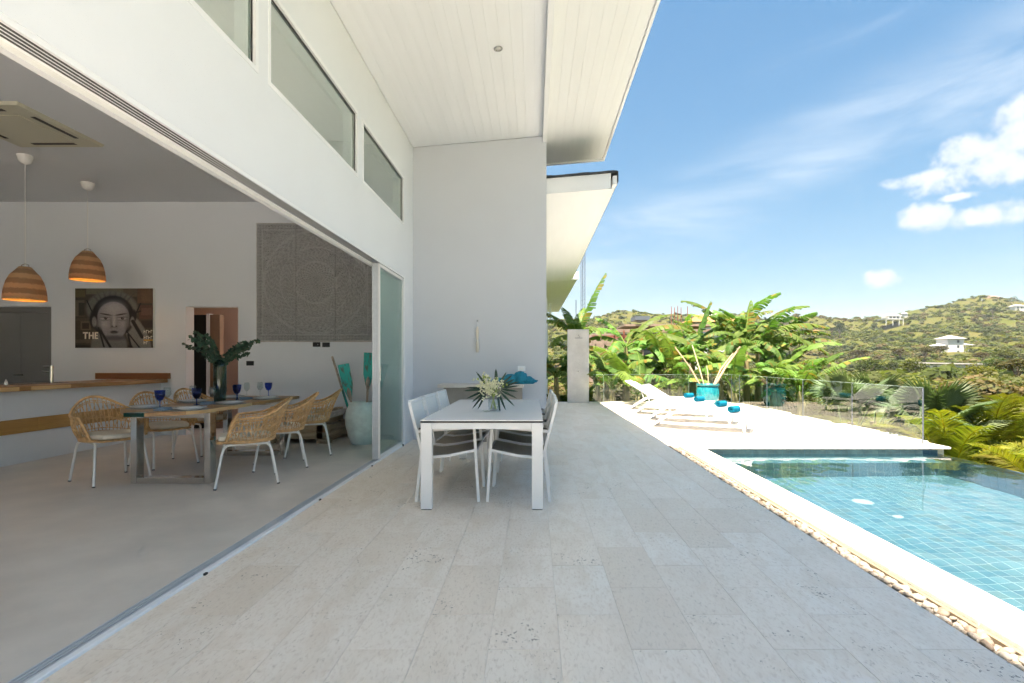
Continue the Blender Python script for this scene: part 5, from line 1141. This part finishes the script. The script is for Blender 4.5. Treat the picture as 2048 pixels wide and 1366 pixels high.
# ---- lattice mast and thin pole
ms = thing('lattice_mast', 'tall thin steel lattice mast beyond the bananas', 'mast', ((1166 - VX) * 70 / F, 70, -3))
zt = zpx(490, 70) + 3
for dx, dy in ((-.28, 0), (.28, 0), (0, .4)): MB().tube([(dx, dy, 0), (dx, dy, zt)], .05, 5).build('chord', M['mast_steel'], ms)
m = MB()
for k in range(int(zt / .6)):
    z = k * .6; m.tube([(-.28, 0, z), (.28, 0, z + .3)], .02, 4).tube([(.28, 0, z + .3), (-.28, 0, z + .6)], .02, 4).tube([(0, .4, z), (.28, 0, z + .3)], .02, 4)
m.build('lacing', M['mast_steel'], ms)
pp = thing('thin_pole', 'thin grey pole beside the lattice mast', 'pole', ((1152 - VX) * 40 / F, 40, -2)); MB().tube([(0, 0, 0), (0, 0, zpx(600, 40) + 2)], .04, 6).build('shaft', M['mast_steel'], pp)

# ---- banana plants
def banana_leaf(L_, W_, e0, e1, seed, tear=.5, tw=0.):
    """leaf along +x from the origin: starts at elevation e0, ends at e1 (degrees); blade split into drooping strips"""
    r = random.Random(seed); n = 22; pts = []; p = Vector((0, 0, 0)); st_ = L_ / n; dirs = []
    for i in range(n + 1):
        u = i / n; e = R(e0 + (e1 - e0) * u ** 1.25); d = Vector((math.cos(e), 0, math.sin(e))); pts.append(p.copy()); dirs.append(d); p = p + d * st_
    m = MB(); m.tube(pts, [.024 * (1 - .85 * i / n) + .004 for i in range(n + 1)], 5, mi=1); cols = [(1.7, 1.5, 1.5)] * len(m.f)
    blade0 = .16
    def wid(u): v = (u - blade0) / (1 - blade0); return W_ * .5 * max(.02, math.sin(math.pi * min(1, max(0, v) ** .62 * .96 + .03)) ** .6)
    for s in (-1, 1):
        i = int(blade0 * n); k0 = float(blade0)
        while k0 < .995:
            seg = r.uniform(.012, .03) if r.random() < tear else r.uniform(.03, .08); k1 = min(1, k0 + seg); droop = r.uniform(.05, .35) + (.35 * r.random() if r.random() < tear * .6 else 0); skew = .05
            gap = .0 if r.random() > tear else .12 * seg; vs = []; sub = 4; tone = r.uniform(.8, 1.15); dry = r.random() < .10 * tear * 2
            for uu in (k0, k1 - gap):
                f_ = uu * n; a = min(int(f_), n - 1); q = pts[a].lerp(pts[a + 1], f_ - a); d = dirs[a]; up = Vector((-d.z, 0, d.x)); wq = wid(uu) * r.uniform(.93, 1.03)
                for c in range(sub):
                    t = c / (sub - 1); lift = .30 * t - (.30 + droop) * t * t * 1.25
                    f2 = min(n - .001, f_ + skew * t * n * .8); a2 = min(int(f2), n - 1); q2 = pts[a2].lerp(pts[a2 + 1], f2 - a2) if t > 0 else q
                    vs.append(q2 + Vector((0, s, 0)) * wq * t * (1 - .25 * droop * t) + up * wq * lift + Vector((0, 0, -.02 * t)))
            fc = [(c, c + 1, sub + c + 1, sub + c) if s > 0 else (c + 1, c, sub + c, sub + c + 1) for c in range(sub - 1)]
            m.add(vs, fc, True); base_c = (.95 * tone, 1.0 * tone, .9 * tone) if not dry else (1.7, .85, .75); cols += [base_c] * len(fc); k0 = k1
    me = m.mesh('leaf', [M['banana_leaf'], M['banana_leaf']]); add_col(me, np.array(cols)); return me
bseed = [100]
def banana(px, D, zc, leaves, lab, stem=True, z0=None):
    x = (px - VX) * D / F; zb = gz(x, D) if z0 is None else z0; t = thing('banana_plant', lab, 'plant', (x, D, zb), 0, 'banana plants behind the balustrade'); h_ = zc - zb
    MB().tube([(0, 0, -.1), (.03, .02, h_ * .5), (0, 0, h_)], [.13, .10, .06], 9).build('stem', M['banana_stem'], t)
    for (az, e0, e1, L_, W_) in leaves:
        bseed[0] += 1; o = link('leaf', banana_leaf(L_, W_, e0, e1, bseed[0], tear=rng.choice((.3, .55, .85))), t); o.location = (0, 0, h_ - .05); o.rotation_euler = (R(rng.uniform(-15, 15)), 0, R(az))
def rl(n, seed, L0=1.5, L1=2.3, emin=15, emax=70, drop=(50, 120), az0=0, az1=360):
    r = random.Random(seed); return [(az0 + (az1 - az0) * (k + r.uniform(.1, .9)) / n, r.uniform(emin, emax), 0, r.uniform(L0, L1), r.uniform(.46, .62)) for k in range(n)]
def fix(ls, seed, drop=(50, 120)):
    r = random.Random(seed); return [(a, e0, e0 - r.uniform(*drop), L_, W_) for a, e0, e1, L_, W_ in ls]
banana(1152, 17.2, 2.05, [(22, 72, 58, 2.5, .5), (10, 40, -40, 1.6, .5), (170, 60, -20, 1.5, .5), (200, 55, 10, 1.5, .5), (120, 70, 20, 1.6, .5), (260, 60, -30, 1.3, .5), (70, 75, 30, 1.4, .5), (300, 45, -60, 1.6, .5), (225, 20, -60, 1.4, .5)], 'banana plant with one tall upright leaf behind the shower pillar')
banana(1112, 16.4, .75, fix(rl(8, 3, 1.2, 1.9, 30, 75), 4), 'short banana plant with brown trunk beside the white end wall')
banana(1252, 17.6, 1.75, [(-28, 35, -55, 2.7, .62), (-8, 50, -35, 2.5, .6), (190, 40, -50, 1.9, .55), (160, 70, 10, 1.6, .5), (60, 50, -10, 1.8, .5), (240, 30, -70, 1.7, .55), (-60, 25, -70, 2.2, .55), (10, 65, 0, 2.0, .5)], 'banana plant with long leaves arching over the loungers')
banana(1212, 19.5, 1.1, fix(rl(8, 8, 1.6, 2.4, 20, 65), 9), 'banana plant with dry leaf edges behind the arching leaves')
banana(1330, 16.8, 1.0, fix(rl(9, 13, 1.3, 2.0, 20, 80), 14, (40, 100)), 'low bushy banana plant left of the turquoise pot')
banana(1385, 18.4, 1.55, [(8, 80, 66, 2.0, .45), (30, 60, 0, 2.1, .5), (170, 45, -40, 2.0, .55), (200, 35, -60, 1.9, .5), (-30, 40, -60, 1.9, .5), (110, 70, 20, 1.6, .5), (250, 30, -70, 1.6, .5)], 'banana plant with a pointed upright leaf behind the turquoise pot')
banana(1440, 16.4, .85, fix(rl(9, 23, 1.2, 1.9, 25, 80), 24, (50, 110)), 'low banana plant right behind the turquoise pot')
banana(1492, 17.4, 1.85, [(16, 84, 72, 1.6, .5), (6, 55, -5, 2.9, .6), (-6, 36, -22, 2.9, .6), (-24, 22, -50, 2.7, .6), (-38, 40, -60, 2.2, .55), (150, 65, 10, 1.5, .55), (185, 45, -40, 1.7, .5), (95, 78, 60, 1.3, .5), (225, 30, -75, 1.6, .55), (-62, 20, -80, 1.7, .5)], 'largest banana plant with leaves sweeping towards the valley')
banana(1545, 15.9, .55, fix(rl(9, 33, 1.2, 1.9, 30, 75), 34, (60, 120)), 'banana plant with drooping leaves behind the deck corner')
banana(1600, 14.8, .35, fix(rl(8, 43, 1.1, 1.8, 30, 75), 44, (60, 120)), 'banana plant beside the pale fan palms')
banana(1300, 21.0, .8, fix(rl(7, 53, 1.6, 2.3, 15, 60), 54), 'taller banana plant in the second row before the building site')
banana(1420, 21.5, 1.7, fix(rl(8, 63, 1.4, 2.2, 30, 75), 64), 'taller banana plant in the second row below the orange roof')
fl = ['just right of the concrete shower pillar', 'behind the raised back of the farthest lounger', 'with low leaves against the far balustrade glass', 'behind the arching leaves, left of the pot stems', 'hanging low between loungers and turquoise pot', 'behind the bare stems of the pot', 'right against the balustrade corner glass', 'with hanging leaves below the largest banana plant',
      'between the largest banana plant and the fan palms', 'with low leaves next to the fan palms', 'in the back row behind the pot stems', 'in the back row beside the largest banana plant', 'in the back row below the building site bars', 'farthest back, in front of the pavilion roof', 'in the back row towards the valley', 'last in the row, above the valley scrub']
for i, (px, D, zc, n_) in enumerate(((1195, 18.2, .5, 8), (1225, 16.4, .3, 9), (1275, 15.6, .2, 8), (1300, 17.0, .35, 9), (1360, 15.9, .45, 8), (1405, 17.2, .9, 9), (1470, 15.6, .25, 8), (1515, 17.3, 1.5, 9), (1556, 16.9, .6, 9), (1592, 16.2, -.1, 8), (1335, 18.6, 1.0, 9), (1460, 18.8, 1.8, 9), (1245, 21.5, .5, 8), (1375, 24, 1.6, 8), (1530, 18.6, 1.3, 8), (1605, 19, -.2, 8))):
    banana(px, D, zc, fix(rl(n_ - 2, 200 + i, 2.0, 3.0, 35, 80), 300 + i, (55, 100)), 'banana plant ' + fl[i])
# ground cover under the bananas
r8 = np.random.RandomState(6); V = []; Cc = []
for i in range(150):
    px = r8.uniform(1085, 1720); D = r8.uniform(15.4, 24); x = (px - VX) * D / F; R_ = r8.uniform(.35, .8); q = protos_n[i % 5] * R_ + np.array([x, D, gz(x, D) + .15 * R_]); V.append(q); Cc.append(np.tile(pal[r8.randint(4)] * r8.uniform(.8, 1.4), (len(q) // 4, 1)))
V = np.concatenate(V); me = raw_mesh('undergrowth', V, np.arange(len(V)).reshape(-1, 4), M['scrub']); add_col(me, np.concatenate(Cc)); tag(link('undergrowth', me), 'low leafy undergrowth beneath the banana plants', 'undergrowth', kind='stuff')
# ---- feather palms right of the pool
def frond(L_, e0, e1, seed, tone):
    r = random.Random(seed); n = 30; pts = []; p = Vector((0, 0, 0)); dirs = []
    for i in range(n + 1):
        u = i / n; e = R(e0 + (e1 - e0) * u ** 1.3); d = Vector((math.cos(e), 0, math.sin(e))); pts.append(p.copy()); dirs.append(d); p = p + d * (L_ / n)
    m = MB(); m.tube(pts, [.014 * (1 - .8 * i / n) + .002 for i in range(n + 1)], 4); cols = [(2.2 * tone, 1.5 * tone, .8)] * len(m.f)
    for i in range(4, n * 2 + 1):
        u = i / (n * 2); a = min(int(u * n), n - 1); q = pts[a].lerp(pts[a + 1], u * n - a); d = dirs[a]; up = Vector((-d.z, 0, d.x)); ln = L_ * .30 * math.sin(math.pi * (.12 + .84 * u)) ** .7
        for s in (-1, 1):
            v = (d * .62 + Vector((0, s, 0)) * .8 + up * r.uniform(.15, .4)).normalized(); t1 = q + v * ln * .55; t2 = q + v * ln + Vector((0, 0, -.22 * ln)); b = d * .014; tn = tone * r.uniform(.75, 1.2)
            m.add([q - b, t1 - b * 1.1, t2, t1 + b * 1.1, q + b], [(0, 1, 3, 4), (1, 2, 3)]); cols += [(tn * 1.1, tn, tn)] * 2
    me = m.mesh('frond', M['areca_leaf']); add_col(me, np.array(cols)); return me
fr_ = [frond(1.9, 78, -25, 1, 1.0), frond(1.8, 60, -50, 2, 1.25), frond(1.7, 45, -60, 3, .8), frond(2.0, 85, 20, 4, 1.1), frond(1.6, 30, -70, 5, 1.35)]
def areca(x, y, zc, n, lab, sc_=.9):
    t = thing('feather_palm', lab, 'palm', (x, y, gz(x, y)), 0, 'feather palms below the pool edge'); h_ = zc - gz(x, y)
    for k in range(3): a = k * 2.1; MB().tube([(.12 * math.cos(a), .12 * math.sin(a), -.1), (.16 * math.cos(a), .16 * math.sin(a), h_ * .6), (.1 * math.cos(a), .1 * math.sin(a), h_)], [.05, .045, .04], 7).build('cane', M['banana_stem'], t)
    for k in range(n): o = link('frond', fr_[(k * 3 + n) % 5], t); a = k * 2.399 + x; o.location = (.1 * math.cos(a), .1 * math.sin(a), h_ - .05); o.rotation_euler = (0, R(rng.uniform(-12, 12)), a); s = sc_ * rng.uniform(.85, 1.15); o.scale = (s, s, s)
areca(7.4, 9.0, -.95, 16, 'feather palm with golden fronds at the end of the balustrade'); areca(8.7, 9.7, -.95, 15, 'feather palm with arching fronds behind the golden one'); areca(8.0, 7.6, -1.25, 15, 'lower feather palm beside the infinity edge'); areca(9.9, 10.4, -1.0, 14, 'feather palm spreading towards the valley'); areca(9.3, 8.3, -1.25, 14, 'low feather palm beyond the infinity edge', .9); areca(7.1, 6.4, -1.8, 12, 'small feather palm tucked under the pool wall', .8)
# ---- pale fan palms behind the balustrade
def fan(rad, seed):
    r = random.Random(seed); m = MB(); n = 30
    m.tube([(-.9 * rad, 0, -.55 * rad), (-.3 * rad, 0, -.12 * rad), (0, 0, 0)], .012, 5)
    for k in range(n):
        a = R(-125 + 250 * k / (n - 1)); d = Vector((math.cos(a), math.sin(a), .1 * math.cos(a))); s = Vector((-math.sin(a), math.cos(a), 0)); L_ = rad * r.uniform(.88, 1.05); up = Vector((0, 0, .02)); p1 = d * L_ * .55; p2 = d * L_ + Vector((0, 0, -.16 * rad))
        m.add([Vector((0, 0, 0)), p1 - s * rad * .055, p1 + up, p1 + s * rad * .055, p2], [(0, 1, 2), (0, 2, 3), (1, 4, 2), (2, 4, 3)])
    return m.mesh('fan_leaf', M['fan_leaf'])
fans = [fan(.62, 1), fan(.55, 2)]
for x, y, zc, lab in ((7.4, 11.8, .1, 'pale fan palm seen through the balustrade glass near the bananas'), (7.6, 9.6, -.05, 'pale fan palm seen through the balustrade glass near the feather palms'), (8.6, 12.8, .0, 'pale fan palm standing farther back from the glass')):
    t = thing('fan_palm', lab, 'palm', (x, y, gz(x, y)), 0, 'pale fan palms'); h_ = zc - gz(x, y); MB().tube([(0, 0, -.1), (0, 0, h_ - .3)], [.09, .07], 8).build('trunk', M['bark'], t)
    for k in range(11): a = k * 2.399; e = R(rng.uniform(10, 70)); o = link('fan_leaf', fans[k % 2], t); o.rotation_euler = (Matrix.Rotation(a, 3, 'Z') @ Matrix.Rotation(-e, 3, 'Y')).to_euler(); o.location = (.62 * math.cos(a) * math.cos(e), .62 * math.sin(a) * math.cos(e), h_ - .3 + .62 * math.sin(e) + .2)

# ---- thin sea haze over the whole valley
hz = MB().box(-405, 1505, -65, 1505, float(Z0 - 1), float(Z1 + 6)).build('haze', [], None); hz['kind'] = 'stuff'; tag(hz, 'thin pale haze over the valley', 'haze')
hm = bpy.data.materials.new('haze_air'); hm.use_nodes = True; ht = hm.node_tree; ht.nodes.clear(); ho = ht.nodes.new('ShaderNodeOutputMaterial'); hv_ = ht.nodes.new('ShaderNodeVolumePrincipled'); hv_.inputs['Color'].default_value = (.85, .92, 1, 1); hv_.inputs['Density'].default_value = .00017; hv_.inputs['Anisotropy'].default_value = .2; ht.links.new(hv_.outputs[0], ho.inputs['Volume'])
hz.data.materials.clear(); hz.data.materials.append(hm)
